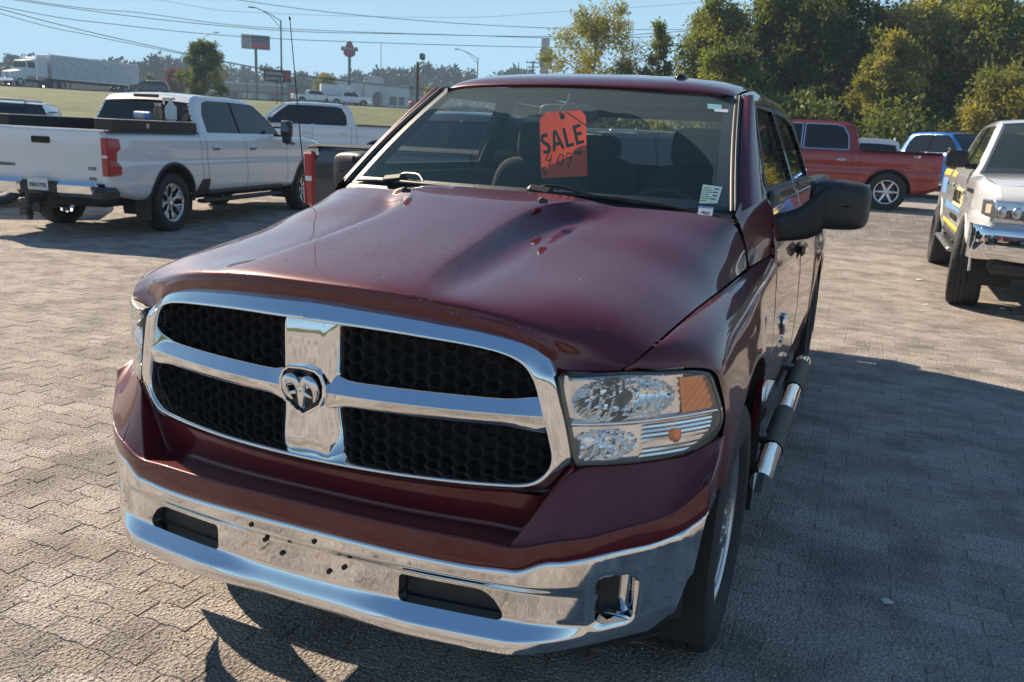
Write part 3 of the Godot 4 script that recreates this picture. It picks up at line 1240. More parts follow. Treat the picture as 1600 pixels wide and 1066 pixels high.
	for x in [0.0, .1, .2, .3, .4, .48, .53, .56, .58, .60, .62, .64, .66, .674, .676, .70, .74, .78, .82, .86, .90, .935, .96, .972]:
		half.append(sect.call(x))
	var last: Array = half[-1].duplicate()
	for i in last.size():
		last[i] = V(.974, maxf(last[i].y, .715 + i * .002), minf(last[i].z, -.385) - .09)
	half.append(last)
	var rowsf := []
	for k in range(half.size() - 1, 0, -1):
		var r := []
		for q in half[k]:
			r.append(V(-q.x, q.y, q.z))
		rowsf.append(r)
	rowsf.append_array(half)
	g = Geo.new()
	var cover := []
	for r in rowsf:
		cover.append(r)
	g.grid(loft(cover, 2, 2))
	put("bumper_cover", g, M.maroon, t)
	# ---- chrome bumper
	var top_y := [[0, .600], [.45, .592], [.575, .597], [.661, .627], [.841, .653], [.915, .665], [.951, .688], [.972, .714]]
	var low_y := [[0, .370], [.33, .371], [.54, .388], [.73, .391], [.858, .395], [.919, .443], [.95, .538], [.972, .70]]
	var shape := func(u: float, y: float) -> float:
		var x := absf(u)
		var d := minf(minf(tabs(top_y, x) - y, y - tabs(low_y, x)), .972 - x)
		var hx := .1295 - .012 * (y - .485) / .035
		d = minf(d, -inbox(x, y, .283 + hx, .486, hx, .0365, .030 if x > .4 else .012))
		d = minf(d, -inbox(x, y, .797 - (y - .51) * .02, .511, .039, .064, .02))
		return d
	var skin := func(u: float, y: float, d: float) -> Vector3:
		var x := absf(u)
		var ty := tabs(top_y, x)
		var led := 1.0 - smoothstep(.56, .86, x)
		var z := bumper_z(x)
		z -= .014 * pow(clampf((y - ty + .016) / .016, 0.0, 1.0), 2.0)
		var wide := lerpf(.34, 1.0, smoothstep(.10, .34, x))
		z += led * (lerpf(smoothstep(.455, .405, y), clampf((.450 - y) / .028, 0.0, 1.0), smoothstep(.14, .30, x)) * .030 * wide - .014 * smoothstep(.555, .53, y) * smoothstep(.40, .46, y))
		z -= .020 * smoothstep(.388, .365, y) * led
		z -= (1.0 - led) * .06 * pow(clampf((.47 - y) / .1, 0.0, 1.0), 2.0)
		var fog := inbox(x, y, .797, .511, .039, .064, .02)
		z -= .010 * pow(clampf((fog + .020) / .020, 0.0, 1.0), 2.0)
		return V(u, y, z)
	var cb := put("chrome_bumper", panel(-.974, .974, 390, .36, .73, 78, shape, skin, V(0, 0, -.035)), M.chrome_wavy, t)
	g = Geo.new()
	rows = []
	for i in 41:
		var x := lerpf(-.93, .93, i / 40.0)
		rows.append([V(x, .40, bumper_z(x) - .055), V(x, .595, bumper_z(x) - .06)])
	g.grid(rows)
	rows = []
	for i in 41:
		var x := lerpf(-.90, .90, i / 40.0)
		rows.append([V(x * .96, .30, bumper_z(x) - .14), V(x, .37, bumper_z(x) - .06), V(x, .40, bumper_z(x) - .055)])
	g.grid(rows)
	put("bumper_backing", g, M.black_plastic, cb)
	for s in [1.0, -1.0]:
		# what is left of the fog lamp: a bright half round bowl standing in the pocket
		g = Geo.new()
		rows = []
		for i in 13:
			var a := lerpf(-1.5, 1.5, i / 12.0)
			var row := []
			for j in 7:
				var y := lerpf(.435, .59, j / 6.0)
				var x := .812 + .030 * sin(a)
				row.append(V(s * x, y, bumper_z(.80) - .085 + .040 * cos(a) - .30 * (x - .80)))
			rows.append(row)
		g.grid(rows)
		g.tube([V(s * .795, .448, bumper_z(.795) - .045), V(s * .795, .458, bumper_z(.795) - .052), V(s * .795, .459, bumper_z(.795) - .052)], [.040, .038, .002], 20)
		put("fog_lamp_bowl", g, M.chrome, cb)
	for q in [[-.15, .565], [.05, .565], [-.06, .50], [.13, .505], [.085, .483], [-.115, .525]]:
		g = Geo.new()
		var z := bumper_z(q[0]) - (.010 if q[1] < .54 else -.002)
		g.tube([V(q[0], q[1], z - .004), V(q[0], q[1], z + .0015)], .0065, 10)
		put("bolt_hole", g, M.hole, cb)

func ram_emblem(gr: Node3D) -> void:
	var out := [V(0, 1.013, 0), V(.040, 1.010, 0), V(.056, 1.0, 0), V(.067, .975, 0), V(.066, .945, 0), V(.054, .920, 0), V(0, .886, 0)]
	var ring := []
	for q in out:
		ring.append(q)
	for i in range(out.size() - 2, 0, -1):
		ring.append(V(-out[i].x, out[i].y, 0))
	var c := V(0, .953, 0)
	var g := Geo.new()
	var rows := []
	for q in [[1.03, -.080], [1.03, -.058], [1.0, -.054], [.925, -.054], [.895, -.058], [.895, -.066]]:
		var r := []
		for p in ring:
			r.append(c + (p - c) * q[0] + V(0, 0, q[1]))
		r.append(r[0])
		rows.append(r)
	g.facets(rows)
	var em := put("emblem", g, M.chrome, gr)
	g = Geo.new()
	var f := []
	for p in ring:
		f.append(c + (p - c) * .93 + V(0, 0, -.064))
	g.slab(f, V(0, 0, -.01))
	put("field", g, M.gloss_black, em)
	# head: a tapering muzzle between two curled horns
	g = Geo.new()
	rows = []
	for q in [[.986, .004, .000], [.984, .016, .006], [.972, .019, .012], [.955, .015, .016], [.935, .011, .017], [.918, .0095, .015], [.908, .008, .010], [.905, .003, .002]]:
		var r := []
		for k in 9:
			var a := lerpf(-PI / 2, PI / 2, k / 8.0)
			r.append(V(sin(a) * q[1] * 1.15, q[0], -.064 + cos(a) * q[2] * 1.2))
		rows.append(r)
	g.grid(rows)
	for s in [1.0, -1.0]:
		var pts := []
		for q in [[.008, .958, -.028], [.011, .978, -.024], [.024, .993, -.020], [.041, .989, -.020], [.051, .971, -.024], [.051, .950, -.028], [.043, .932, -.032], [.036, .924, -.034]]:
			pts.append(V(s * q[0] * .86, .952 + (q[1] - .955) * .86, q[2] - .026))
		pts = smooth(pts, 4)
		var rad := []
		for i in pts.size():
			rad.append(tab([[0, .007], [.2, .0112], [.45, .0128], [.7, .0092], [1, .003]], float(i) / (pts.size() - 1)))
		g.tube(pts, rad, 12)
		g.tube([V(s * .031, .975, -.045), V(s * .032, .972, -.033)], [.013, .004], 12)
		g.tube([V(s * .012, .950, -.049), V(s * .026, .945, -.047), V(s * .033, .938, -.053)], [.006, .005, .001], 8)
	put("ram_head", g, M.chrome, em)

func ram_lamp(t: Node3D, s: float) -> void:
	var line := poly(LAMP_LINE, 3)
	var f := func(x: float, y: float) -> float:
		return inpoly(absf(x), y, line)
	var x0 := .62 if s > 0 else -.98
	var x1 := .98 if s > 0 else -.62
	var at := func(x: float, y: float, d: float) -> Vector3:
		return V(x, y, lamp_z(x) + .010 - .012 * pow(1.0 - clampf(d / .02, 0.0, 1.0), 2.0))
	var lens := panel(x0, x1, 60, .82, 1.08, 44, f, at)
	# housing: chrome bowls cut into facets, seen through the lens
	var bowl := func(x: float, y: float) -> float:
		var ax := absf(x)
		var depth := .022
		# main beam bowl above, second bowl below, both with an upright row of flutes outside
		for q in [[.757, .990, .100, .058, .085], [.725, .880, .064, .038, .060]]:
			var e := Vector2((ax - q[0]) / q[2], (y - q[1]) / q[3])
			var m := 1.0 - e.length_squared()
			if m > 0.0:
				depth = maxf(depth, .022 + q[4] * sqrt(m))
		return depth
	var g := Geo.new()
	var nx := 54
	var ny := 40
	var r := RandomNumberGenerator.new()
	r.seed = 7
	for j in ny:
		for i in nx:
			var q := []
			var ok := true
			for e in [[0, 0], [1, 0], [1, 1], [0, 1]]:
				var x := lerpf(.635, .965, float(i + e[0]) / nx)
				var y := lerpf(.835, 1.062, float(j + e[1]) / ny)
				var d := inpoly(x, y, line)
				if d < -.012:
					ok = false
				var dep: float = bowl.call(x, y)
				if y < .925 and x > .80:
					dep = .022 + .009 * absf(fposmod((y - .94) / .0105, 1.0) - .5)
				if y > .94 and x > .77 and x < .872:
					dep += .007 * absf(fposmod(x / .0095, 1.0) - .5)
				elif dep > .03 and x < .80:
					dep += .0028 * sin(x * 300.0) + .0022 * sin(y * 260.0 + x * 60.0)
				q.append(V(x * s, y, lamp_z(x) - dep))
			if ok and not (lerpf(.635, .965, (i + .5) / nx) > .872 and lerpf(.835, 1.062, (j + .5) / ny) > .942):
				g.quad(q[0], q[1], q[2], q[3])
	var h := put("headlight", g, M.reflector, t)
	put("lens", lens, M.lamp_glass, h)
	# dark rim between lens and body
	g = Geo.new()
	var loop := []
	var n := line.size()
	var rws := []
	for w in [[-.001, -.045], [.000, .003], [.002, .0035], [.005, -.006], [.006, -.028]]:
		var row := []
		for i in n + 1:
			var p := line[i % n]
			var c: Vector2 = p - Vector2(.80, .945)
			var o: Vector2 = p + c.normalized() * (w[0] - .006)
			row.append(V(o.x * s, o.y, lamp_z(o.x) + w[1]))
		rws.append(row)
	g.grid(rws)
	put("lamp_rim", g, M.black_plastic, h)
	# shelf between the bowls
	g = Geo.new()
	var rows := []
	for i in 31:
		var x := lerpf(.662, .962, i / 30.0)
		var z := lamp_z(x)
		rows.append([V(x * s, .948, z - .035), V(x * s, .944, z - .004), V(x * s, .938, z), V(x * s, .932, z - .004), V(x * s, .926, z - .04)])
	g.grid(rows)
	rows = []
	for i in 25:
		var x := lerpf(.65, .93, i / 24.0)
		var z := lamp_z(x)
		var y := 1.056 + .006 * sin((x - .65) / .28 * PI) - (maxf(0.0, x - .90) * .35)
		rows.append([V(x * s, y - .014, z - .03), V(x * s, y - .012, z - .003), V(x * s, y - .003, z + .001)])
	g.grid(rows)
	put("bright_bar", g, M.chrome, h)
	# amber marker outboard and amber bulb behind the lower flutes
	g = Geo.new()
	for i in 9:
		for j in 10:
			var q := []
			for e in [[0, 0], [1, 0], [1, 1], [0, 1]]:
				var v: float = (j + e[1]) / 10.0
				var y := lerpf(.942, 1.036, v)
				var x := lerpf(.880 - .012 * v, .955 - .030 * v, (i + e[0]) / 9.0)
				q.append(V(x * s, y, lamp_z(x) - .014 - .006 * ((i + j + e[0] + e[1]) % 2)))
			g.quad(q[0], q[1], q[2], q[3])
	put("amber_marker", g, M.amber, h)
	g = Geo.new()
	g.tube([V(.872 * s, .905, lamp_z(.872) - .016), V(.872 * s, .886, lamp_z(.872) - .014), V(.872 * s, .872, lamp_z(.872) - .016)], [.012, .014, .008], 12)
	put("amber_bulb", g, M.amber, h)
	g = Geo.new()
	g.tube([V(.752 * s, .985, lamp_z(.752) - .09), V(.752 * s, .985, lamp_z(.752) - .03), V(.752 * s, .985, lamp_z(.752) - .018)], [.016, .014, .004], 12)
	put("bulb", g, M.dark_metal, h)
func glass_z(x: float, y: float) -> float:
	var yb := 1.385 - 0.0224 * x * x
	var yt := 1.812 - 0.038 * x * x
	var u := (y - yb) / (yt - yb)
	return lerpf(-1.24 - 0.377 * x * x, -2.0 - 0.22 * x * x, u) + 0.03 * sin(PI * clampf(u, 0.0, 1.0))

func ram_cab(t: Node3D) -> void:
	# ---- windshield
	var rows := []
	for i in 17:
		var u := i / 16.0
		var row := []
		for j in 33:
			var x := lerpf(-1, 1, j / 32.0) * lerpf(.792, .672, u)
			var y := lerpf(1.385 - 0.0224 * x * x, 1.812 - 0.038 * x * x, u)
			row.append(V(x, y, glass_z(x, y)))
		rows.append(row)
	var g := Geo.new()
	g.grid(rows)
	var ws := put("windshield", g, M.windshield, t)
	# dried dust left outside the sweep of the wipers
	var swept := func(x: float, y: float) -> float:
		var d := INF
		for q in [[-.44, 1.405], [.16, 1.405]]:
			d = minf(d, Vector2(x - q[0], (y - q[1]) * 1.85).length() - .56 - .006 * sin(x * 60.0 + y * 90.0))
		var e := lerpf(.790, .670, (y - 1.38) / .43) - absf(x)
		return minf(d, minf(e, 1.805 - .038 * x * x - y))
	var film := func(x: float, y: float, d: float) -> Vector3:
		return V(x, y, glass_z(x, y) + .0022)
	put("dust_film", panel(-.80, .80, 90, 1.385, 1.815, 50, swept, film), M.film, ws)
	# black printed border
	g = Geo.new()
	for i in 16:
		for j in 32:
			if i < 1 or j < 1 or j > 30:
				g.quad(rows[i][j] + V(0, 0, -.004), rows[i][j + 1] + V(0, 0, -.004), rows[i + 1][j + 1] + V(0, 0, -.004), rows[i + 1][j] + V(0, 0, -.004))
	put("glass_border", g, M.black_plastic, ws)
	var stuck := func(called: String, m: Material, c: Array) -> MeshInstance3D:
		var gg := Geo.new()
		var rr := []
		for i in 6:
			var row := []
			for j in 6:
				var a: Vector2 = c[0].lerp(c[1], j / 5.0)
				var b: Vector2 = c[3].lerp(c[2], j / 5.0)
				var q := a.lerp(b, i / 5.0)
				row.append(V(q.x, q.y, glass_z(q.x, q.y) + .004))
			rr.append(row)
		gg.grid(rr)
		return put(called, gg, m, ws)
	stuck.call("paper_sticker", M.pale_green, [Vector2(.676, 1.455), Vector2(.742, 1.449), Vector2(.742, 1.394), Vector2(.684, 1.392)])
	for k in 7:
		var y := 1.444 - k * .007
		stuck.call("printed_line", M.print_ink, [Vector2(.682, y + .0012), Vector2(.705 + .008 * (k * 7 % 3), y), Vector2(.705 + .008 * (k * 7 % 3), y - .0022), Vector2(.683, y - .0012)])
	for k in 4:
		var y := 1.442 - k * .011
		stuck.call("printed_line", M.print_ink, [Vector2(.718, y + .002), Vector2(.734 - .003 * (k % 2), y), Vector2(.734, y - .004), Vector2(.719, y - .003)])
	var date := stuck.call("date_sticker", M.white_print, [Vector2(.686, 1.384), Vector2(.734, 1.381), Vector2(.738, 1.354), Vector2(.692, 1.356)])
	stuck.call("date_band", M.blue_print, [Vector2(.688, 1.383), Vector2(.732, 1.3805), Vector2(.733, 1.374), Vector2(.689, 1.376)])
	stuck.call("tint_sticker", M.teal_print, [Vector2(.578, 1.757), Vector2(.634, 1.755), Vector2(.642, 1.733), Vector2(.588, 1.736)])
	stuck.call("barcode_sticker", M.white_print, [Vector2(.612, 1.738), Vector2(.665, 1.737), Vector2(.668, 1.724), Vector2(.618, 1.726)])
	var tm := put("date_print", text_mesh("2026", .016, .001), M.print_ink, date)
	tm.position = V(.713, 1.3645, glass_z(.713, 1.3645) + .008)
	tm.rotation = Vector3(-1.05, .22, -.06)
	# bright strip and black seal at both edges
	for s in [1.0, -1.0]:
		var edge := []
		for i in 17:
			edge.append(V(rows[i][32].x * s, rows[i][32].y, rows[i][32].z))
		g = Geo.new()
		var sr := []
		for q in edge:
			sr.append([q + V(-.004 * s, 0, .003), q + V(.004 * s, .003, .010), q + V(.022 * s, .002, .006), q + V(.026 * s, -.006, -.012), q + V(.03 * s, -.02, -.05)])
		g.grid(sr)
		put("pillar_seal", g, M.black_plastic, ws)
		g = Geo.new()
		sr = []
		for q in edge:
			sr.append([q + V(.013 * s, .003, .009), q + V(.014 * s, .005, .012), q + V(.018 * s, .005, .011), q + V(.019 * s, .002, .007)])
		g.grid(sr)
		put("pillar_strip", g, M.grey_trim, ws)
		# painted pillar
		g = Geo.new()
		var pr := []
		var o0 := V(.872, 1.415, -1.70)
		var o1 := V(.733, 1.800, -2.165)
		for i in 17:
			var u := i / 16.0
			var a: Vector3 = V(rows[i][32].x, rows[i][32].y, rows[i][32].z) + V(.026, -.002, -.006)
			var b := o0.lerp(o1, u)
			var m := a.lerp(b, .5) + V(.018, .006, .018)
			var row := []
			for q in smooth([a + V(-.002, -.012, -.02), a, a.lerp(m, .5) + V(.008, .004, .006), m, m.lerp(b, .55) + V(.006, .0, .004), b], 3):
				row.append(V(q.x * s, q.y, q.z))
			pr.append(row)
		g.grid(pr)
		put("front_pillar", g, M.maroon, t)
	# ---- roof
	var roof := both([
		[V(0, 1.806, -1.993), V(.3, 1.803, -2.008), V(.5, 1.797, -2.045), V(.61, 1.790, -2.075), V(.665, 1.784, -2.10)],
		[V(0, 1.824, -1.995), V(.3, 1.821, -2.012), V(.5, 1.815, -2.05), V(.61, 1.806, -2.085), V(.665, 1.794, -2.115)],
		[V(0, 1.862, -2.12), V(.3, 1.858, -2.13), V(.5, 1.848, -2.15), V(.62, 1.832, -2.18), V(.668, 1.812, -2.20)],
		[V(0, 1.896, -2.40), V(.3, 1.891, -2.40), V(.5, 1.880, -2.41), V(.62, 1.860, -2.42), V(.665, 1.838, -2.43)],
		[V(0, 1.914, -2.8), V(.3, 1.909, -2.8), V(.5, 1.896, -2.8), V(.615, 1.873, -2.8), V(.66, 1.848, -2.8)],
		[V(0, 1.912, -3.4), V(.3, 1.907, -3.4), V(.5, 1.894, -3.4), V(.61, 1.872, -3.4), V(.655, 1.846, -3.4)],
		[V(0, 1.886, -3.88), V(.3, 1.882, -3.88), V(.5, 1.870, -3.88), V(.60, 1.85, -3.88), V(.645, 1.826, -3.88)],
		[V(0, 1.82, -4.0), V(.3, 1.817, -4.0), V(.5, 1.807, -4.0), V(.60, 1.79, -4.0), V(.64, 1.77, -4.0)],
		[V(0, 1.77, -4.02), V(.3, 1.768, -4.02), V(.5, 1.762, -4.02), V(.60, 1.755, -4.02), V(.64, 1.75, -4.02)]])
	g = Geo.new()
	g.grid(loft(roof, 6, 5))
	var rf := put("roof", g, M.maroon, t)
	g = Geo.new()
	rows = []
	for i in 12:
		var row := []
		for j in 9:
			var x := lerpf(-.66, .66, j / 8.0)
			row.append(V(x, 1.795 + .05 * smoothstep(0, .3, i / 11.0) * (1.0 - x * x), lerpf(-2.05, -3.98, i / 11.0)))
		rows.append(row)
	g.grid(rows)
	put("headliner", g, M.headliner, t)
	g = Geo.new()
	g.add(_dome(V(.40, 1.866, -2.28), V(.030, .030, .055)))
	put("roof_antenna", g, M.gloss_black, rf)
	# ---- sides
	var wx := func(y: float) -> float:
		return tabs(SIDE, y)
	for s in [1.0, -1.0]:
		# roof rail over the doors, with the black ditch beside the roof
		var rail := []
		var ditch := []
		for i in 21:
			var u := i / 20.0
			var z := lerpf(-2.165, -3.95, u)
			var ye := tab([[2.165, 1.80], [2.43, 1.832], [2.8, 1.842], [3.4, 1.840], [3.88, 1.818], [4.0, 1.77]], -z)
			var dx := -.012 * u
			rail.append([V(s * (.672 + dx), ye - .012, z), V(s * (.684 + dx), ye + .006, z), V(s * (.702 + dx), ye + .004, z), V(s * (.722 + dx), ye - .018, z), V(s * (.735 + dx), 1.790, z), V(s * (.738 + dx), 1.772, z)])
			ditch.append([V(s * (.650 + dx), ye - .014, z), V(s * (.676 + dx), ye - .010, z)])
		# carry the rail forward into the pillar
		var first: Array = rail[0]
		var nose := []
		for k in first.size():
			nose.append(V(s * lerpf(.690, .733, k / 5.0), first[k].y - .004, lerpf(-2.112, -2.160, k / 5.0)))
		rail.push_front(nose)
		g = Geo.new()
		g.grid(rail)
		put("roof_rail", g, M.maroon, t)
		g = Geo.new()
		g.grid(ditch)
		put("roof_ditch", g, M.black_plastic, t)
		# doors
		var win_f := poly([Vector2(-1.795, 1.432), Vector2(-2.215, 1.760), Vector2(-2.25, 1.772), Vector2(-2.865, 1.776), Vector2(-2.895, 1.432)])
		var win_r := poly([Vector2(-2.985, 1.432), Vector2(-2.962, 1.776), Vector2(-3.50, 1.770), Vector2(-3.78, 1.735), Vector2(-3.90, 1.60), Vector2(-3.925, 1.432)])
		var up_x := func(y: float) -> float:
			return .874 - (y - 1.42) * .395
		var body_x := func(z: float, y: float) -> float:
			var x: float = tabs(SIDE, y) if y < 1.42 else up_x.call(y)
			var bulge := exp(-pow((z + 4.57) / .42, 2.0)) * smoothstep(1.15, .95, y) * .030
			var tail := .05 * pow(clampf((-z - 5.5) / .35, 0.0, 1.0), 2.0)
			return x + bulge - tail
		var doors := [["front_door", -2.934, -1.758, win_f], ["rear_door", -4.035, -2.940, win_r]]
		for dr in doors:
			var z0: float = dr[1]
			var z1: float = dr[2]
			var hole: PackedVector2Array = dr[3]
			var front: bool = dr[0] == "front_door"
			var f := func(z: float, y: float) -> float:
				var d := minf(minf(z - z0, z1 - z), minf(y - .425, 1.792 - y))
				if front:   # leading edge follows the pillar
					d = minf(d, ((-1.715 - z) - (y - 1.42) * 1.20) * .64 if y > 1.38 else 1.0)
				else:
					d = minf(d, ((z + 4.03) + .0 - maxf(0.0, y - 1.5) * .22))
				if y > 1.38:
					d = minf(d, -inpoly(z, y, hole) - .012)
				return d
			var sk := func(z: float, y: float, d: float) -> Vector3:
				var r := clampf(d / .012, 0.0, 1.0)
				return V(s * (body_x.call(z, y) - .006 * pow(1.0 - r, 2.0)), y, z)
			var door := put(dr[0], panel(z0 - .004, z1 + .004, 60, .42, 1.796, 70, f, sk, V(-.025 * s, 0, 0)), M.maroon, t)
			# rubber frame and pane
			var fr := func(z: float, y: float) -> float:
				var q := inpoly(z, y, hole)
				return minf(q + .016, .012 - q)
			var fs := func(z: float, y: float, d: float) -> Vector3:
				return V(s * (up_x.call(y) + .001), y, z)
			put("window_seal", panel(z0 + .01, z1 - .01, 60, 1.41, 1.80, 30, fr, fs, V(-.03 * s, 0, 0)), M.black_plastic, door)
			var ff := func(z: float, y: float) -> float:
				return inpoly(z, y, hole)
			var gs := func(z: float, y: float, d: float) -> Vector3:
				return V(s * (up_x.call(y) - .012), y, z)
			put("window", panel(z0 + .01, z1 - .01, 40, 1.41, 1.80, 24, ff, gs), M.side_glass if front else M.rear_glass, door)
			# belt moulding
			g = Geo.new()
			g.box(V(s * .884, 1.424, (z0 + z1) / 2.0 - (.03 if front else 0.0)), V(.016, .018, absf(z1 - z0) - (.10 if front else .14)), .005)
			put("belt_moulding", g, M.black_plastic, door)
			# handle
			var hz: float = z0 + .19
			g = Geo.new()
			g.box(V(s * .972, 1.125, hz), V(.03, .052, .20), .014)
			g.box(V(s * .945, 1.125, hz), V(.03, .045, .05), .01)
			put("handle", g, M.maroon_dark, door)
			g = Geo.new()
			g.box(V(s * .944, 1.115, hz), V(.012, .075, .14), .004)
			put("handle_recess", g, M.hole, door)
			if front:
				ram_badge(door, s)
		# sill
		g = Geo.new()
		g.box(V(s * .89, .43, -2.90), V(.10, .13, 2.42), .03)
		put("sill", g, M.maroon, t)
		ram_mirror(t, s)
		ram_step(t, s)
	# ---- back of the cab with its window
	var bf := func(x: float, y: float) -> float:
		var lim := (.874 - (y - 1.42) * .395) if y > 1.42 else .875
		var d := minf(minf(lim - .02 - absf(x), y - .9), 1.79 - y)
		return minf(d, -inbox(x, y, 0, 1.595, .60, .145, .05))
	var bs := func(x: float, y: float, d: float) -> Vector3:
		return V(x, y, -4.03 + .05 * maxf(0.0, y - 1.42))
	put("cab_back", panel(-.9, .9, 50, .9, 1.8, 40, bf, bs, V(0, 0, .03)), M.maroon, t)
	g = Geo.new()
	g.quad(V(-.62, 1.44, -4.02), V(.62, 1.44, -4.02), V(.62, 1.75, -4.005), V(-.62, 1.75, -4.005))
	put("rear_window", g, M.side_glass, t)
	# ---- wipers
	for w in [[-.457, 1.412, -.731, -.10], [.150, 1.412, .68, .30]]:
		var lo := func(x: float, y: float, o: float) -> Vector3:
			return V(x, y, glass_z(x, y) + o)
		g = Geo.new()
		var pts := []
		var bl := [[-.735, 1.384], [-.60, 1.392], [-.45, 1.396], [-.30, 1.397], [-.17, 1.397]] if w[0] < 0 else [[.10, 1.402], [.28, 1.400], [.42, 1.394], [.56, 1.382], [.685, 1.366]]
		for q in bl:
			pts.append(lo.call(q[0], q[1], .012))
		g.tube(pts, [.004, .009, .010, .009, .004], 8)
		var blade := put("wiper_blade", g, M.black_plastic, t)
		g = Geo.new()
		pts = []
		var arm := [[-.49, 1.398, .014], [-.47, 1.426, .030], [-.39, 1.430, .034], [-.355, 1.414, .026], [-.315, 1.398, .014], [-.11, 1.401, .010]] if w[0] < 0 else [[.135, 1.404, .02], [.16, 1.424, .034], [.225, 1.424, .034], [.285, 1.411, .026], [.34, 1.401, .018], [.50, 1.383, .012]]
		for q in arm:
			pts.append(lo.call(q[0], q[1], q[2]))
		g.tube(smooth(pts, 4), .0055, 8, true, .7)
		put("wiper_arm", g, M.satin_metal if w[0] < 0 else M.dark_metal, blade)
		g = Geo.new()
		var c: Vector3 = lo.call(w[0] - .045 if w[0] < 0 else w[0], 1.405, .018)
		g.box(c, V(.10, .036, .05), .014, Basis(V(0, 0, 1), .15 if w[0] < 0 else -.1))
		put("wiper_pivot", g, M.black_plastic, blade)
	# cowl panel under the wipers
	g = Geo.new()
	rows = []
	for j in 33:
		var x := lerpf(-.80, .80, j / 32.0)
		rows.append([V(x, 1.350 - .02 * x * x, -1.175 - .36 * x * x), V(x, 1.366 - .03 * x * x, -1.215 - .36 * x * x), V(x, 1.382 - .0224 * x * x, -1.238 - .377 * x * x)])
	g.grid(rows)
	put("cowl_panel", g, M.black_plastic, t)
	# whip antenna on the fender
	g = Geo.new()
	g.tube([V(-.897, 1.118, -1.35), V(-.899, 1.15, -1.35), V(-.905, 1.19, -1.35)], [.02, .016, .005], 12)
	g.tube([V(-.903, 1.17, -1.35), V(-.945, 1.55, -1.35), V(-.989, 2.005, -1.35)], [.0032, .0026, .0018], 6)
	g.tube([V(-.989, 2.0, -1.35), V(-.990, 2.012, -1.35)], .004, 6)
	put("whip_antenna", g, M.black_plastic, t)
	# ---- inside
	g = Geo.new()
	rows = []
	for i in 9:
		var row := []
		for j in 17:
			var x := lerpf(-.80, .80, j / 16.0)
			var u := i / 8.0
			var hump := .045 * exp(-pow((x - .40) / .22, 2.0)) * smoothstep(.35, .8, u)
			row.append(V(x, tab([[0, 1.335], [.35, 1.335], [.7, 1.30], [.86, 1.22], [1, .95]], u) + hump - .02 * x * x, lerpf(-1.30 - .3 * x * x, -1.98, minf(u * 1.12, 1.0))))
		rows.append(row)
	g.grid(rows)
	put("dashboard", g, M.dash, t)
	g = Geo.new()
	var ringp := []
	for i in 33:
		var a := TAU * i / 32
		ringp.append(V(.40 + .188 * cos(a), 1.225 + .188 * sin(a) * .88, -2.06 - .188 * sin(a) * .45))
	g.tube(ringp, .016, 10, false)
	for a in [.1, PI - .1, -PI / 2]:
		g.tube([V(.40, 1.225, -2.03), V(.40 + .18 * cos(a), 1.225 + .18 * sin(a) * .88, -2.06 - .18 * sin(a) * .45)], .018, 8)
	g.tube([V(.40, 1.225, -2.05), V(.40, 1.15, -1.9)], .05, 12)
	put("steering_wheel", g, M.dash, t)
	for q in [[.42, -2.72, 1.0], [-.42, -2.72, 1.0], [.42, -3.72, .9], [-.42, -3.72, .9]]:
		g = Geo.new()
		g.add(_pad(V(q[0], 1.17, q[1]), V(.54, .64, .15), .22))
		g.add(_pad(V(q[0], .86, q[1] + .28), V(.54, .16, .55), 0.0))
		var seat := put("seat", g, M.seat, t)
		g = Geo.new()
		g.add(_pad(V(q[0], 1.575 - (1.0 - q[2]) * .5, q[1] - .075), V(.29, .20, .11), .15))
		for k in [-.06, .06]:
			g.tube([V(q[0] + k, 1.40, q[1] - .05), V(q[0] + k, 1.55, q[1] - .07)], .008, 6)
		put("headrest", g, M.seat, seat)
	g = Geo.new()
	g.add(_pad(V(0, 1.02, -2.65), V(.24, .30, .5), 0.0))
	put("console", g, M.dash, t)
	g = Geo.new()
	g.add(_pad(V(0, 1.70, -1.945), V(.26, .072, .035), .2))
	g.tube([V(0, 1.70, -1.94), V(0, 1.775, -1.96)], .012, 8)
	put("rear_view_mirror", g, M.black_plastic, t)
	for s in [1.0, -1.0]:
		g = Geo.new()
		g.box(V(s * .80, 1.10, -2.9), V(.04, .62, 2.3), .01)
		g.box(V(s * .775, 1.58, -2.93), V(.03, .46, .14), .01, Basis(V(0, 0, 1), s * .38))
		put("door_trim", g, M.dash, t)
		g = Geo.new()
		g.box(V(s * .34, 1.765, -2.14), V(.40, .012, .15), .005, Basis(V(1, 0, 0), .25))
		put("sun_visor", g, M.headliner, t)
	g = Geo.new()
	g.box(V(0, .70, -2.9), V(1.6, .06, 2.3), .01)
	g.box(V(0, 1.0, -1.60), V(1.6, .66, .06), .01)
	put("cab_floor", g, M.dash, t)

# flattened dome standing on c
func _dome(c: Vector3, h: Vector3) -> Geo:
	var g := Geo.new()
	var rows := []
	for i in 9:
		var a := PI / 2 * i / 8.0
		var row := []
		for j in 25:
			var b := TAU * (j % 24) / 24.0
			row.append(c + V(h.x * cos(a) * cos(b), h.y * sin(a), h.z * cos(a) * sin(b)))
		rows.append(row)
	g.grid(rows)
	return g

# soft cushion (rounded box)
func _pad(c: Vector3, s: Vector3, lean: float) -> Geo:
	var g := Geo.new()
	var rows := []
	for i in 13:
		var a := lerpf(-PI / 2, PI / 2, i / 12.0)
		var row := []
		for j in 25:
			var b := TAU * (j % 24) / 24.0
			var px := signf(cos(b)) * pow(absf(cos(b)), .4) * pow(cos(a), .4)
			var pz := signf(sin(b)) * pow(absf(sin(b)), .4) * pow(cos(a), .4)
			var py := signf(sin(a)) * pow(absf(sin(a)), .5)
			row.append(c + V(px * s.x / 2, py * s.y / 2, pz * s.z / 2 - lean * py * s.y / 2))
		rows.append(row)
	g.grid(rows)
	return g

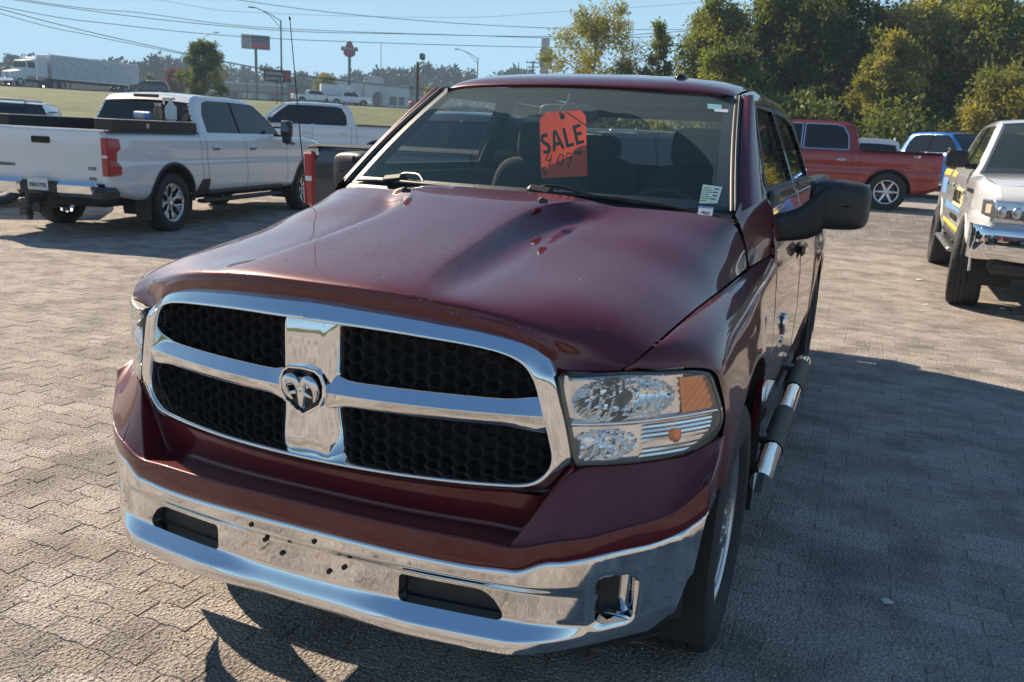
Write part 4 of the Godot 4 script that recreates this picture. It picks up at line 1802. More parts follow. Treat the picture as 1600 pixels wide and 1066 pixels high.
func ram_badge(door: Node3D, s: float) -> void:
	var b := Node3D.new()
	b.name = "door_badge"
	door.add_child(b)
	b.position = V(s * .962, .865, -2.15)
	b.rotation = Vector3(0, s * PI / 2, 0)
	var g := Geo.new()
	# curled-horn head
	for k in [1.0, -1.0]:
		var pts := []
		var rad := []
		for i in 20:
			var u := i / 19.0
			var a := lerpf(2.6, -3.2, u)
			pts.append(V(k * (.030 + .022 * cos(a)), .012 + .022 * sin(a) - .01 * u, .004))
			rad.append(lerpf(.011, .003, u))
		g.tube(pts, rad, 7, true)
	g.tube([V(0, .034, .004), V(0, .0, .008), V(0, -.05, .004)], [.012, .014, .006], 8)
	put("badge_head", g, M.chrome, b)
	var o := put("badge_letters", text_mesh("1500", .045, .006), M.chrome, b)
	o.position = V(0, -.085, .003)

func ram_mirror(t: Node3D, s: float) -> void:
	var g := Geo.new()
	# shell: rounded box, face to the rear, swept at the front
	var rows := []
	var n := 33
	for q in [[-.070, .90], [-.078, .97], [-.066, 1.0], [-.02, 1.0], [.03, .985], [.062, .93], [.082, .80], [.090, .45], [.092, .0]]:
		var row := []
		for j in n:
			var b := TAU * (j % (n - 1)) / (n - 1)
			var cx := signf(cos(b)) * pow(absf(cos(b)), .42)
			var cy := signf(sin(b)) * pow(absf(sin(b)), .42)
			var x: float = 1.128 + cx * .116 * q[1]
			var y: float = 1.386 + cy * .098 * q[1] - (.010 if cx > 0 else 0.0) * (1.0 if cy > 0 else -.4) * absf(cx)
			row.append(V(s * x, y, -2.03 + q[0] + .035 * (1.0 - absf(cx)) * .0 - .045 * ((x - 1.03) / .2) * (1.0 if q[0] > 0 else .3)))
		rows.append(row)
	g.grid(rows)
	var m := put("side_mirror", g, M.black_grain, t)
	g = Geo.new()
	rows = []
	for q in [[.872, 1.285, .056, .080], [.93, 1.290, .058, .070], [.98, 1.303, .066, .062], [1.03, 1.332, .084, .058], [1.08, 1.372, .096, .056]]:
		var row := []
		for j in 17:
			var b := TAU * (j % 16) / 16
			row.append(V(s * q[0], q[1] + signf(sin(b)) * pow(absf(sin(b)), .5) * q[2], -1.985 + signf(cos(b)) * pow(absf(cos(b)), .5) * q[3]))
		rows.append(row)
	g.grid(rows)
	g.box(V(s * .885, 1.33, -1.93), V(.03, .20, .26), .012)
	put("mirror_arm", g, M.black_grain, m)
	g = Geo.new()
	g.box(V(s * 1.137, 1.386, -2.105), V(.19, .17, .006), .002)
	put("mirror_glass", g, M.mirror, m)

func ram_step(t: Node3D, s: float) -> void:
	var g := Geo.new()
	var pts := []
	for q in [[1.006, .398, -1.44], [1.005, .40, -1.8], [1.004, .40, -3.3], [1.003, .40, -3.46]]:
		pts.append(V(s * q[0], q[1], q[2]))
	g.tube(smooth(pts, 5), .042, 20)
	var st := put("side_step", g, M.chrome, t)
	for z in [-2.08, -3.06]:
		g = Geo.new()
		var rows := []
		for i in 27:
			var zz: float = z - .27 + .54 * i / 26.0
			var row := []
			for j in 15:
				var a := lerpf(-.5, PI + .3, j / 14.0)
				var bump := .002 * float((i + j) % 2)
				row.append(V(s * (1.003 + (.0455 + bump) * cos(a)), .40 + (.0455 + bump) * sin(a), zz))
			rows.append(row)
		g.grid(rows)
		put("step_pad", g, M.black_plastic, st)
	for z in [-1.9, -3.2]:
		g = Geo.new()
		g.box(V(s * .90, .42, z), V(.20, .03, .08), .008)
		put("step_bracket", g, M.dark_metal, st)

func ram_bed(t: Node3D) -> void:
	for s in [1.0, -1.0]:
		var f := func(z: float, y: float) -> float:
			var d := minf(minf(z + 5.80, -4.047 - z), minf(y - .47, 1.395 - y))
			return minf(d, Vector2(z + 4.57, y - .44).length() - .485)
		var sk := func(z: float, y: float, d: float) -> Vector3:
			var x := tabs(SIDE, y)
			x += exp(-pow((z + 4.57) / .45, 2.0)) * smoothstep(1.2, .95, y) * .036
			x -= .05 * pow(clampf((-z - 5.45) / .35, 0.0, 1.0), 2.0)
			var r := clampf(d / .03, 0.0, 1.0)
			return V(s * (x - .012 * pow(1.0 - r, 2.0)), y, z)
		var bed := put("bed_side", panel(-5.81, -4.04, 70, .46, 1.40, 40, f, sk, V(-.04 * s, 0, 0)), M.maroon, t)
		var g := Geo.new()
		g.box(V(s * .855, 1.395, -4.92), V(.11, .03, 1.74), .01)
		put("rail_cap", g, M.black_plastic, bed)
		g = Geo.new()
		g.box(V(s * .80, 1.10, -4.92), V(.02, .58, 1.70), .004)
		put("bed_wall", g, M.under, bed)
		g = Geo.new()
		g.box(V(s * .875, 1.02, -5.80), V(.10, .46, .05), .015)
		put("tail_light", g, M.red_lens, t)
	var g := Geo.new()
	g.box(V(0, 1.08, -5.80), V(1.62, .62, .05), .015)
	put("tailgate", g, M.maroon, t)
	g = Geo.new()
	g.box(V(0, .62, -5.86), V(1.86, .20, .14), .04)
	put("rear_bumper", g, M.chrome, t)
	g = Geo.new()
	g.box(V(0, .80, -4.92), V(1.6, .05, 1.74), .01)
	put("bed_floor", g, M.under, t)

func sale_tag() -> void:
	var z := -1.86
	var t := thing("sale_tag", "orange red card tag reading SALE with a handwritten price, hanging behind the maroon pickup's windshield", "sale tag", V(0, 1.43, z))
	var g := Geo.new()
	var line := poly([Vector2(-.075, -.008), Vector2(-.098, .24), Vector2(-.070, .268), Vector2(.085, .281), Vector2(.109, .256), Vector2(.132, .014)])
	var f := func(x: float, y: float) -> float:
		return minf(inpoly(x, y, line), Vector2(x - .006, y - .252).length() - .012)
	var s := func(x: float, y: float, d: float) -> Vector3:
		return V(x, y, .006 * sin(x * 14.0 + 1.0) + .004 * sin(y * 9.0))
	put("card", panel(-.11, .14, 60, -.02, .29, 70, f, s, V(0, 0, -.0012)), M.tag_card, t)
	g = Geo.new()
	var loop := []
	for q in [[.006, .250, .004], [-.002, .262, .006], [.000, .280, .004], [.004, .30, -.03], [.006, .315, -.06]]:
		loop.append(V(q[0], q[1], q[2] + .006))
	g.tube(smooth(loop, 3), .0035, 6)
	put("tag_string", g, M.black_plastic, t)
	var o := put("word", text_mesh("SALE", .088, .001), M.print_ink, t)
	o.position = V(.013, .158, .0125)
	o.rotation = Vector3(0, 0, .30)
	o.scale = V(.97, 1.28, 1.0)
	o = put("dollar_sign", text_mesh("$", .046, .001), M.print_ink, t)
	o.position = V(-.060, .024, .010)
	o.rotation.z = .12
	# handwriting: 4.09 and a raised mo
	for st in [[[-.038, .108], [-.052, .070], [-.026, .074]], [[-.030, .092], [-.036, .044]], [[-.018, .046], [-.016, .045]],
		[[.018, .098], [.004, .088], [.000, .062], [.010, .052], [.022, .064], [.024, .088], [.016, .098]],
		[[.060, .100], [.044, .104], [.038, .090], [.050, .082], [.060, .094], [.058, .078], [.048, .040]],
		[[.074, .100], [.077, .114], [.081, .104], [.086, .115], [.088, .101]], [[.098, .115], [.093, .109], [.098, .102], [.103, .109], [.098, .115]]]:
		var pts := []
		for q in st:
			pts.append(V(q[0], q[1], .0125 + .003 * sin(q[0] * 14.0 + 1.0)))
		g = Geo.new()
		g.tube(smooth(pts, 4), .0026, 5)
		put("pen_stroke", g, M.print_ink, t)
# ---------------------------------------------------------------- the other vehicles
# local axes: front bumper at z = 0 facing +z, tail at z = -length, wheels on y = 0
class Car:
	var root: Node3D
	var side := []
	var nose := 0.10
	var tail := 0.06
	var length := 5.9
	var edge := 0.05
	var body: Material
	func x(z: float, y: float, d := 1.0) -> float:
		var w := 0.0
		if y <= side[0][0]:
			w = side[0][1]
		else:
			w = side[-1][1]
			for i in range(1, side.size()):
				if y <= side[i][0]:
					w = lerpf(side[i - 1][1], side[i][1], (y - side[i - 1][0]) / (side[i][0] - side[i - 1][0]))
					break
		w -= nose * pow(clampf((z + .75) / .75, 0.0, 1.0), 2.0)
		w -= tail * pow(clampf((-z - length + .5) / .5, 0.0, 1.0), 2.0)
		return w - edge * pow(1.0 - clampf(d / (edge * 1.4), 0.0, 1.0), 2.0)

# sheet across the car along a line of (z, y) points
func across(c: Car, pts: Array, crown: float, bow: float, inset := 0.0, n := 14) -> Geo:
	var g := Geo.new()
	var rows := []
	for p in pts:
		var row := []
		for j in n + 1:
			var u := lerpf(-1, 1, float(j) / n)
			var u2 := u * absf(u) * .25 + u * .75
			var hw := c.x(p[0], p[1], 0.0) - inset
			row.append(V(u2 * hw, p[1] + crown * (1.0 - u2 * u2), p[0] + bow * (1.0 - u2 * u2)))
		rows.append(row)
	g.grid(rows)
	return g

func line_pts(pts: Array, k: int) -> Array:
	var v := []
	for p in pts:
		v.append(Vector2(p[0], p[1]))
	var out := []
	for q in smooth(v, k):
		out.append([q.x, q.y])
	return out

# patch laid on a side (s = 1 left, -1 right) in (z, y), standing out by off
func side_patch(c: Car, s: float, pts: Array, off: float, k := 0, thick := 0.02, res := 0.03) -> Geo:
	var q := poly(pts, k)
	var lo := q[0]
	var hi := q[0]
	for p in q:
		lo = lo.min(p)
		hi = hi.max(p)
	var f := func(z: float, y: float) -> float:
		return inpoly(z, y, q)
	var sk := func(z: float, y: float, d: float) -> Vector3:
		return V(s * (c.x(z, y) + off - .4 * off * pow(1.0 - clampf(d / .012, 0, 1), 2.0)), y, z)
	var nx := clampi(int((hi.x - lo.x) / res), 4, 60)
	var ny := clampi(int((hi.y - lo.y) / res), 4, 40)
	return panel(lo.x - .005, hi.x + .005, nx, lo.y - .005, hi.y + .005, ny, f, sk, V(-s * thick, 0, 0))

func car_body(o: Dictionary) -> Car:
	var c := Car.new()
	c.root = thing(o.name, o.label, o.category, o.at, o.turn, o.get("group", ""))
	c.length = o.length
	c.side = o.side
	c.body = o.paint
	c.nose = o.get("nose", .16)
	c.tail = o.get("tail", .06)
	var t := c.root
	var res: float = o.get("res", .06)
	var L: float = o.length
	var prof := poly(o.profile)
	var wins := []
	for w in o.windows:
		wins.append(poly(w))
	var wheels: Array = o.wheels
	var r: float = o.radius
	var arch_r: float = o.get("arch", r * 1.17)
	var f := func(z: float, y: float) -> float:
		var d := inpoly(z, y, prof)
		if d < -.2:
			return d
		for wz in wheels:
			d = minf(d, Vector2(z - wz, (y - r * 1.02)).length() - arch_r)
		if y > o.belt - .1:
			for w in wins:
				d = minf(d, -inpoly(z, y, w))
		for gp in o.gaps:
			if y > gp[1] and y < gp[2]:
				d = minf(d, absf(z - gp[0]) - .004 if o.get("fine", false) else 1.0)
		return d
	var left := func(z: float, y: float, d: float) -> Vector3:
		# only the outline of the car is rounded, not arches and openings
		return V(c.x(z, y, inpoly(z, y, prof)), y, z)
	var nx := int(L / res)
	var sheet := panel(-L - .01, .01, nx, o.profile_low - .01, o.top + .01, int((o.top) / res), f, left, V(-.03, 0, 0))
	var b := put("body_side", sheet, o.paint, t)
	put("body_side", sheet.mirror(), o.paint, t)
	for seg in o.sheets:
		put(seg[0], across(c, line_pts(seg[1], seg[5] if seg.size() > 5 else 3), seg[2], seg[3]), seg[4], t)
	# dark gaps between doors
	for s in [1.0, -1.0]:
		var k := 0
		for w in wins:
			var sk := func(z: float, y: float, d: float) -> Vector3:
				return V(s * (c.x(z, y) - .012), y, z)
			var wf := func(z: float, y: float) -> float:
				return inpoly(z, y, w) + .004
			var lo: Vector2 = w[0]
			var hi: Vector2 = w[0]
			for p in w:
				lo = lo.min(p)
				hi = hi.max(p)
			put("window", panel(lo.x - .01, hi.x + .01, 24, lo.y - .01, hi.y + .01, 10, wf, sk), o.get("glass", M.dark_glass), t)
			if o.has("trim"):
				var tf := func(z: float, y: float) -> float:
					var q := inpoly(z, y, w)
					return minf(q + .022, .002 - q)
				var ts := func(z: float, y: float, d: float) -> Vector3:
					return V(s * (c.x(z, y) + .004), y, z)
				put("window_trim", panel(lo.x - .04, hi.x + .04, 60, lo.y - .04, hi.y + .04, 24, tf, ts, V(-s * .012, 0, 0)), o.trim, t)
			k += 1
		for k2 in range(1, wins.size()):
			var pa: PackedVector2Array = wins[k2 - 1]
			var pb: PackedVector2Array = wins[k2]
			put("centre_pillar", side_patch(c, s, [pa[pa.size() - 1] + Vector2(.015, 0), pa[pa.size() - 2] + Vector2(.015, 0), pb[1] - Vector2(.015, 0), pb[0] - Vector2(.015, 0)], .003, 0, .01), M.gloss_black, t)
		for gp in o.gaps:
			var g := Geo.new()
			var rows := []
			for i in 15:
				var y := lerpf(gp[1], gp[2], i / 14.0)
				var z: float = gp[0] + (gp[3] * (i / 14.0) if gp.size() > 3 else 0.0)
				rows.append([V(s * (c.x(z, y) + .0015), y, z - .005), V(s * (c.x(z, y) + .0015), y, z + .005)])
			g.grid(rows)
			put("door_gap", g, M.hole, t)
		for h in o.handles:
			var g := Geo.new()
			g.box(V(s * (c.x(h[0], h[1]) + .022), h[1], h[0]), V(.026, .040, .20), .012)
			g.box(V(s * (c.x(h[0], h[1]) + .004), h[1] - .004, h[0]), V(.012, .065, .16), .005)
			put("door_handle", g, o.get("handle_mat", o.paint), t)
	# underside and wheel houses
	var g := Geo.new()
	g.box(V(0, r + .15, -L / 2.0), V(c.x(-L / 2.0, .8) * 1.25, .36, L * .90), .05)
	for wz in wheels:
		g.tube([V(-.8, r, wz), V(.8, r, wz)], .06, 10)
		for s in [1.0, -1.0]:
			var rows := []
			for i in 19:
				var a := lerpf(-.3, PI + .3, i / 18.0)
				var p := V(0, r * 1.02 + sin(a) * arch_r * 1.01, wz + cos(a) * arch_r * 1.01)
				rows.append([V(s * .55, p.y, p.z), V(s * (c.x(p.z, p.y) - .02), p.y, p.z)])
			g.grid(rows)
	put("underbody", g, M.under, t)
	var steer: float = o.get("steer", 0.0)
	for k in wheels.size():
		for s in [1.0, -1.0]:
			wheel(t, V(s * (c.x(wheels[k], .7) - o.get("tyre", .25) / 2.0 + o.get("poke", -.015)), r, wheels[k]), s, r, o.get("tyre", .25), o.get("rim_r", r * .63), o.get("spokes", 6), o.get("rim", "star"), o.get("rim_mat", M.alloy), steer if k == 0 else 0.0)
	return c

func car_mirror(c: Car, z: float, y: float, size: Vector3, m: Material) -> void:
	for s in [1.0, -1.0]:
		var w := c.x(z, y)
		var g := Geo.new()
		g.add(_pad(V(s * (w + .09 + size.x / 2), y + size.y * .4, z), size, 0.0))
		g.box(V(s * (w + .04), y, z + .02), V(.16, .06, .09), .02)
		put("side_mirror", g, m, c.root)

# a crew cab pickup: all measures along z are positive distances behind the front bumper
func pickup(o: Dictionary) -> Car:
	var L: float = o.length
	var hy: float = o.hood
	var by: float = o.belt
	var ry: float = o.roof
	var cab: float = o.cab
	var rail: float = o.rail
	var w: float = o.width
	var low: float = o.low
	var a: float = o.cowl
	o.profile_low = low
	o.top = ry
	o.profile = [Vector2(-.02, low + .10), Vector2(-.0, hy - .28), Vector2(-.03, hy - .12), Vector2(-.14, hy - .02), Vector2(-a * .55, hy + .055), Vector2(-a, by - .01),
		Vector2(-a - .40, lerpf(by, ry, .52)), Vector2(-a - .74, ry - .055), Vector2(-a - 1.05, ry - .012), Vector2(-a - 1.5, ry), Vector2(-cab + .45, ry - .012), Vector2(-cab + .22, ry - .05), Vector2(-cab + .13, ry - .13), Vector2(-cab, rail),
		Vector2(-L + .05, rail), Vector2(-L, rail - .05), Vector2(-L, low + .16), Vector2(-L + .25, low + .06), Vector2(-L + .6, low), Vector2(-.5, low)]
	o.side = [[low, w - .05], [low + .12, w - .015], [.75, w + .004], [by - .42, w], [by - .37, w - .018], [by - .20, w - .016], [by - .08, w - .030], [by, w - .06], [by + .03, w - .085], [ry - .10, w - .275], [ry, w - .31]]
	var b: float = o.pillar
	var wt := ry - .085
	var wb := by + .03
	o.windows = [[Vector2(-a - .20, wb), Vector2(-a - .43, lerpf(wb, wt, .48)), Vector2(-a - .80, wt), Vector2(-b + .04, wt + .012), Vector2(-b + .02, wb)],
		[Vector2(-b - .05, wb), Vector2(-b - .04, wt + .012), Vector2(-cab + .55, wt + .005), Vector2(-cab + .40, wt - .03), Vector2(-cab + .27, lerpf(wb, wt, .55)), Vector2(-cab + .24, wb)]]
	o.gaps = [[-a - .06, low + .08, by - .02], [-b - .0, low + .06, by + .02], [-cab + .12, low + .12, by + .02], [-cab - .03, low + .12, rail - .01]]
	o.handles = [[-b + .20, by - .20], [-cab + .36, by - .20]]
	var roof_m: Material = o.paint
	o.sheets = [
		["front_panel", [[.0, low + .12], [.0, hy - .28], [-.03, hy - .12], [-.14, hy - .02]], .02, .22, o.paint],
		["hood", [[-.14, hy - .02], [-a * .3, hy + .03], [-a * .55, hy + .055], [-a, by - .01]], .03, .20, o.paint],
		["windshield", [[-a, by - .01], [-a - .40, lerpf(by, ry, .52)], [-a - .74, ry - .055]], .0, .16, o.get("screen", M.dark_glass)],
		["roof", [[-a - .72, ry - .057], [-a - 1.05, ry - .012], [-a - 1.5, ry], [-cab + .45, ry - .012], [-cab + .22, ry - .05]], .035, .05, roof_m],
		["cab_back", [[-cab + .22, ry - .05], [-cab + .13, ry - .13]], .03, .0, o.paint, 1],
		["rear_window", [[-cab + .13, ry - .13], [-cab + .01, rail + .02]], .0, .0, M.dark_glass, 1],
		["cab_back_panel", [[-cab, rail + .02], [-cab, rail - .5]], .0, .0, o.paint, 1],
		["tailgate", [[-L + .04, rail], [-L, rail - .04], [-L, rail - .35], [-L, low + .24]], .0, -.02, o.paint, 2]]
	var c := car_body(o)
	var t := c.root
	var g := Geo.new()
	g.box(V(0, rail - .52, (-cab - L) / 2.0), V(w * 1.7, .05, L - cab - .06), .01)
	for s in [1.0, -1.0]:
		g.box(V(s * (w - .17), rail - .26, (-cab - L) / 2.0), V(.03, .5, L - cab - .06), .01)
	g.box(V(0, rail - .25, -L + .10), V(w * 1.7, .5, .03), .01)
	put("bed", g, M.under, t)
	for s in [1.0, -1.0]:
		g = Geo.new()
		g.box(V(s * (w - .105), rail - .002, (-cab - L) / 2.0 - .02), V(.13, .025, L - cab - .06), .01)
		put("rail_cap", g, M.black_plastic, t)
		g = Geo.new()
		g.box(V(s * (w - .045), low + .03, -(a + .1 + cab) / 2.0), V(.08, .09, cab - a - .35), .03)
		put("sill_step", g, o.get("step_mat", M.black_plastic), t)
	# arch lips
	for wz in o.wheels:
		for s in [1.0, -1.0]:
			g = Geo.new()
			var rows := []
			var ar: float = o.get("arch", o.radius * 1.17)
			for i in 25:
				var q := lerpf(-.02, PI + .02, i / 24.0)
				var row := []
				for k in [[-.002, -.03], [-.002, .006], [.02, .012], [o.get("lip", .05), .008], [o.get("lip", .05), -.01]]:
					var yy: float = o.radius * 1.02 + sin(q) * (ar + k[0])
					var zz: float = wz + cos(q) * (ar + k[0])
					row.append(V(s * (c.x(zz, yy) + k[1]), yy, zz))
				rows.append(row)
			g.grid(rows)
			put("arch_lip", g, o.get("lip_mat", M.black_plastic), t)
	return c

func suv(o: Dictionary) -> Car:
	var L: float = o.length
	var hy: float = o.hood
	var by: float = o.belt
	var ry: float = o.roof
	var w: float = o.width
	var low: float = o.low
	var a: float = o.cowl
	var b: float = o.pillar
	o.profile_low = low
	o.top = ry
	o.profile = [Vector2(-.05, low + .08), Vector2(0, hy - .30), Vector2(-.06, hy - .10), Vector2(-.22, hy), Vector2(-a, by), Vector2(-a - .45, lerpf(by, ry, .6)), Vector2(-a - .85, ry - .03), Vector2(-a - 1.4, ry),
		Vector2(-L + .55, ry - .03), Vector2(-L + .38, ry - .06), Vector2(-L + .10, by + .05), Vector2(-L, by - .12), Vector2(-L + .02, low + .2), Vector2(-L + .2, low + .04), Vector2(-1.0, low)]
	o.side = [[low, w - .06], [low + .15, w - .01], [.75, w], [by - .1, w - .03], [by, w - .06], [ry - .06, w - .24], [ry, w - .27]]
	var wt := ry - .10
	var wb := by + .03
	o.windows = [[Vector2(-a - .28, wb), Vector2(-a - .90, wt), Vector2(-b + .04, wt + .01), Vector2(-b + .03, wb)],
		[Vector2(-b - .05, wb), Vector2(-b - .04, wt + .01), Vector2(-b - .80, wt + .01), Vector2(-b - .86, wb)],
		[Vector2(-b - .96, wb), Vector2(-b - .90, wt + .01), Vector2(-L + .62, wt - .02), Vector2(-L + .42, wb + .03)]]
	o.gaps = [[-a - .1, low + .06, by], [-b, low + .05, by], [-b - .9, low + .15, by]]
	o.handles = [[-b + .2, by - .12], [-b - .68, by - .12]]
	o.sheets = [
		["front_panel", [[-.03, low + .1], [0, hy - .30], [-.06, hy - .10], [-.22, hy]], .02, .12, o.paint],
		["hood", [[-.22, hy], [-a * .6, lerpf(hy, by, .75)], [-a, by]], .03, .05, o.paint],
		["windshield", [[-a, by], [-a - .45, lerpf(by, ry, .6)], [-a - .85, ry - .03]], 0.0, .14, M.dark_glass],
		["roof", [[-a - .83, ry - .031], [-a - 1.4, ry], [-L + .55, ry - .03], [-L + .38, ry - .06], [-L + .32, ry - .17]], .03, .0, o.paint],
		["rear_window", [[-L + .33, ry - .16], [-L + .10, by + .05]], 0.0, -.05, M.dark_glass, 2],
		["tail_door", [[-L + .10, by + .05], [-L, by - .12], [-L, low + .25]], 0.0, -.06, o.paint, 2]]
	var c := car_body(o)
	for s in [1.0, -1.0]:
		var g := Geo.new()
		var pts := []
		for q in [[-a - 1.1, -.005], [-a - 1.2, .035], [-b - .3, .045], [-L + .75, .03], [-L + .65, -.02]]:
			pts.append(V(s * (w - .33), ry + q[1], q[0]))
		g.tube(smooth(pts, 4), .017, 8)
		put("roof_rail", g, o.get("rail_mat", M.satin_metal), c.root)
	return c

func box_part(c: Car, called: String, at: Vector3, s: Vector3, m: Material, ch := .02) -> MeshInstance3D:
	var g := Geo.new()
	g.box(at, s, ch)
	return put(called, g, m, c.root)

func lettering(c: Car, s: String, at: Vector3, turn: Vector3, size: float, m: Material, wide := 1.0, depth := .006) -> void:
	var o := put("lettering", text_mesh(s, size, depth), m, c.root)
	o.position = at
	o.rotation = turn
	o.scale = V(wide, 1, 1)

func pickup_front(c: Car, hy: float, low: float, grille_m: Material, bump_m: Material, w: float) -> void:
	var zf := func(x: float) -> float:
		return .22 * (1.0 - pow(absf(x) / (w - .12), 2.0))
	var g := Geo.new()
	var rows := []
	for i in 17:
		var x := lerpf(-.58, .58, i / 16.0)
		var z: float = zf.call(x)
		rows.append([V(x, hy - .46, z - .02), V(x, hy - .44, z + .015), V(x, hy - .15, z + .005), V(x, hy - .13, z - .04)])
	g.grid(rows)
	put("grille", g, M.gloss_black, c.root)
	for k in 3:
		g = Geo.new()
		var pts := []
		for i in 13:
			var x := lerpf(-.60, .60, i / 12.0)
			pts.append(V(x, hy - .43 + k * .14, zf.call(x) + .018))
		g.tube(pts, .022, 8)
		put("grille_bar", g, grille_m, c.root)
	for s in [1.0, -1.0]:
		var lamp := Node3D.new()
		lamp.name = "headlight" if s > 0 else "headlight_001"
		c.root.add_child(lamp)
		# face, wrapping round the corner
		var line := []
		for i in 8:
			var x := lerpf(.60, w - .14, i / 7.0)
			line.append(V(x, 0, zf.call(x) + .012))
		for z in [-.06, -.16, -.26]:
			line.append(V(c.x(z, hy - .25) + .012, 0, z))
		g = Geo.new()
		rows = []
		for i in line.size():
			var q: Vector3 = line[i]
			var cut := .06 * smoothstep(7.0, 10.0, i)
			rows.append([V(s * q.x, hy - .375 + cut, q.z - .02), V(s * q.x, hy - .36 + cut, q.z), V(s * q.x, hy - .27, q.z + .008), V(s * q.x, hy - .17, q.z - .004), V(s * q.x, hy - .155, q.z - .03)])
		g.grid(rows)
		put("lens", g, M.lamp_face, lamp)
		g = Geo.new()
		rows = []
		for i in range(8, 10):
			var q: Vector3 = line[i]
			rows.append([V(s * (q.x + .006), hy - .29, q.z + .004), V(s * (q.x + .006), hy - .20, q.z + .004)])
		g.grid(rows)
		put("amber_marker", g, M.amber_pale, lamp)
		g = Geo.new()
		for k in 2:
			var x := .68 + k * .12
			g.add(_dome(V(0, 0, 0), V(.05, .02, .06)), Transform3D(Basis(V(1, 0, 0), PI / 2), V(s * x, hy - .265, zf.call(x) + .012)))
		put("bulb_bowl", g, M.satin_metal, lamp)
	g = Geo.new()
	rows = []
	for i in 33:
		var u := lerpf(-1, 1, i / 32.0)
		var x := signf(u) * minf(absf(u) * 1.12, 1.0) * (w + .005)
		var z: float = .10 + zf.call(minf(absf(x), w - .16)) - maxf(0.0, absf(u) - .84) * 2.6
		rows.append([V(x, low + .0, z - .10), V(x, low + .02, z - .04), V(x, low + .08, z), V(x, low + .22, z + .012), V(x, low + .30, z), V(x, low + .335, z - .03), V(x, low + .34, z - .12)])
	g.grid(rows)
	put("front_bumper", g, bump_m, c.root)
func lot_vehicles() -> void:
	heavy_truck()
	work_truck()
	# red pickup seen from its left side
	var gy := ground_y(0.0, -20.0)
	var c := pickup({name = "pickup_truck", label = "red crew cab pickup parked sideways beyond the maroon truck's mirror", category = "pickup truck", group = "pickup trucks on the lot",
		at = V(-3.16, gy - .02, -20.25), turn = -PI / 2, length = 5.72, width = 1.03, hood = 1.20, belt = 1.27, roof = 1.90, cowl = 1.28, cab = 4.02, pillar = 2.78, rail = 1.30, low = .36,
		wheels = [-.94, -4.68], radius = .415, rim = "star", spokes = 6, rim_mat = M.alloy_bright, paint = M.red_paint, trim = M.alloy_bright, handle_mat = M.alloy_bright, lip_mat = M.red_paint, res = .05})
	pickup_front(c, 1.20, .40, M.chrome, M.chrome, 1.03)
	for s in [1.0, -1.0]:
		put("tail_light", side_patch(c, s, [Vector2(-5.71, .88), Vector2(-5.71, 1.25), Vector2(-5.57, 1.24), Vector2(-5.54, 1.08), Vector2(-5.57, .90)], .012), M.red_lens, c.root)
		box_part(c, "exhaust_trim", V(s * .80, .58, -5.67), V(.22, .10, .12), M.chrome, .03)
	box_part(c, "rear_bumper", V(0, .60, -5.73), V(1.9, .22, .16), M.chrome, .05)
	lettering(c, "SLT", V(1.034, 1.20, -5.20), V(0, PI / 2, 0), .06, M.chrome, 1.6)
	car_mirror(c, -1.55, 1.30, V(.20, .20, .12), M.black_plastic)
	# white pickup on the rise behind
	var at := Vector2(-16.95, -19.15)
	c = pickup({name = "pickup_truck", label = "white crew cab pickup facing left between the lot and the grass bank", category = "pickup truck", group = "pickup trucks on the lot",
		at = V(at.x, ground_y(at.x, at.y) - .02, at.y), turn = atan2(-.80, .60), length = 5.85, width = 1.02, hood = 1.18, belt = 1.26, roof = 1.91, cowl = 1.25, cab = 3.98, pillar = 2.72, rail = 1.34, low = .38,
		wheels = [-.95, -4.65], radius = .40, rim = "star", spokes = 5, paint = M.white_paint, res = .06, screen = M.hazy_screen})
	pickup_front(c, 1.18, .42, M.dark_metal, M.chrome, 1.02)
	for s in [1.0, -1.0]:
		put("tail_light", side_patch(c, s, [Vector2(-5.84, .92), Vector2(-5.84, 1.30), Vector2(-5.70, 1.29), Vector2(-5.70, .94)], .012), M.red_lens, c.root)
	box_part(c, "rear_bumper", V(0, .58, -5.88), V(1.9, .2, .16), M.chrome, .05)
	car_mirror(c, -1.52, 1.27, V(.20, .20, .12), M.black_plastic)
	# dark blue pickup beside the maroon one, tail towards us
	c = pickup({name = "pickup_truck", label = "dark blue pickup with tall red tail light half hidden behind the maroon truck's mirror", category = "pickup truck", group = "pickup trucks on the lot",
		at = V(-3.88, 0, -11.95), turn = PI + .10, length = 5.88, width = 1.03, hood = 1.18, belt = 1.30, roof = 1.84, cowl = 1.28, cab = 4.0, pillar = 2.75, rail = 1.385, low = .38,
		wheels = [-.95, -4.66], radius = .40, rim = "star", spokes = 6, paint = M.navy_paint, res = .07})
	for s in [1.0, -1.0]:
		var g := Geo.new()
		g.box(V(s * .955, 1.06, -5.865), V(.135, .56, .09), .03)
		put("tail_light", g, M.red_lens, c.root)
		box_part(c, "reverse_lamp", V(s * .955, 1.06, -5.912), V(.09, .05, .012), M.white_lens, .01)
	box_part(c, "bed_cover", V(0, 1.395, -4.93), V(1.90, .03, 1.86), M.black_plastic, .012)
	box_part(c, "gate_handle", V(0, 1.22, -5.885), V(.28, .08, .02), M.black_plastic, .01)
	box_part(c, "rear_bumper", V(0, .60, -5.93), V(1.96, .22, .16), M.chrome, .05)
	# black sport utility behind the white truck's bed
	c = suv({name = "sport_utility", label = "black sport utility with silver roof rails behind the white truck's bed", category = "suv",
		at = V(-15.9, .04, -6.8), turn = atan2(-.76, .65), length = 4.9, width = .97, hood = 1.08, belt = 1.12, roof = 1.73, cowl = 1.05, pillar = 2.15, low = .30,
		wheels = [-.92, -3.80], radius = .37, rim = "star", spokes = 5, paint = M.black_paint, res = .07})
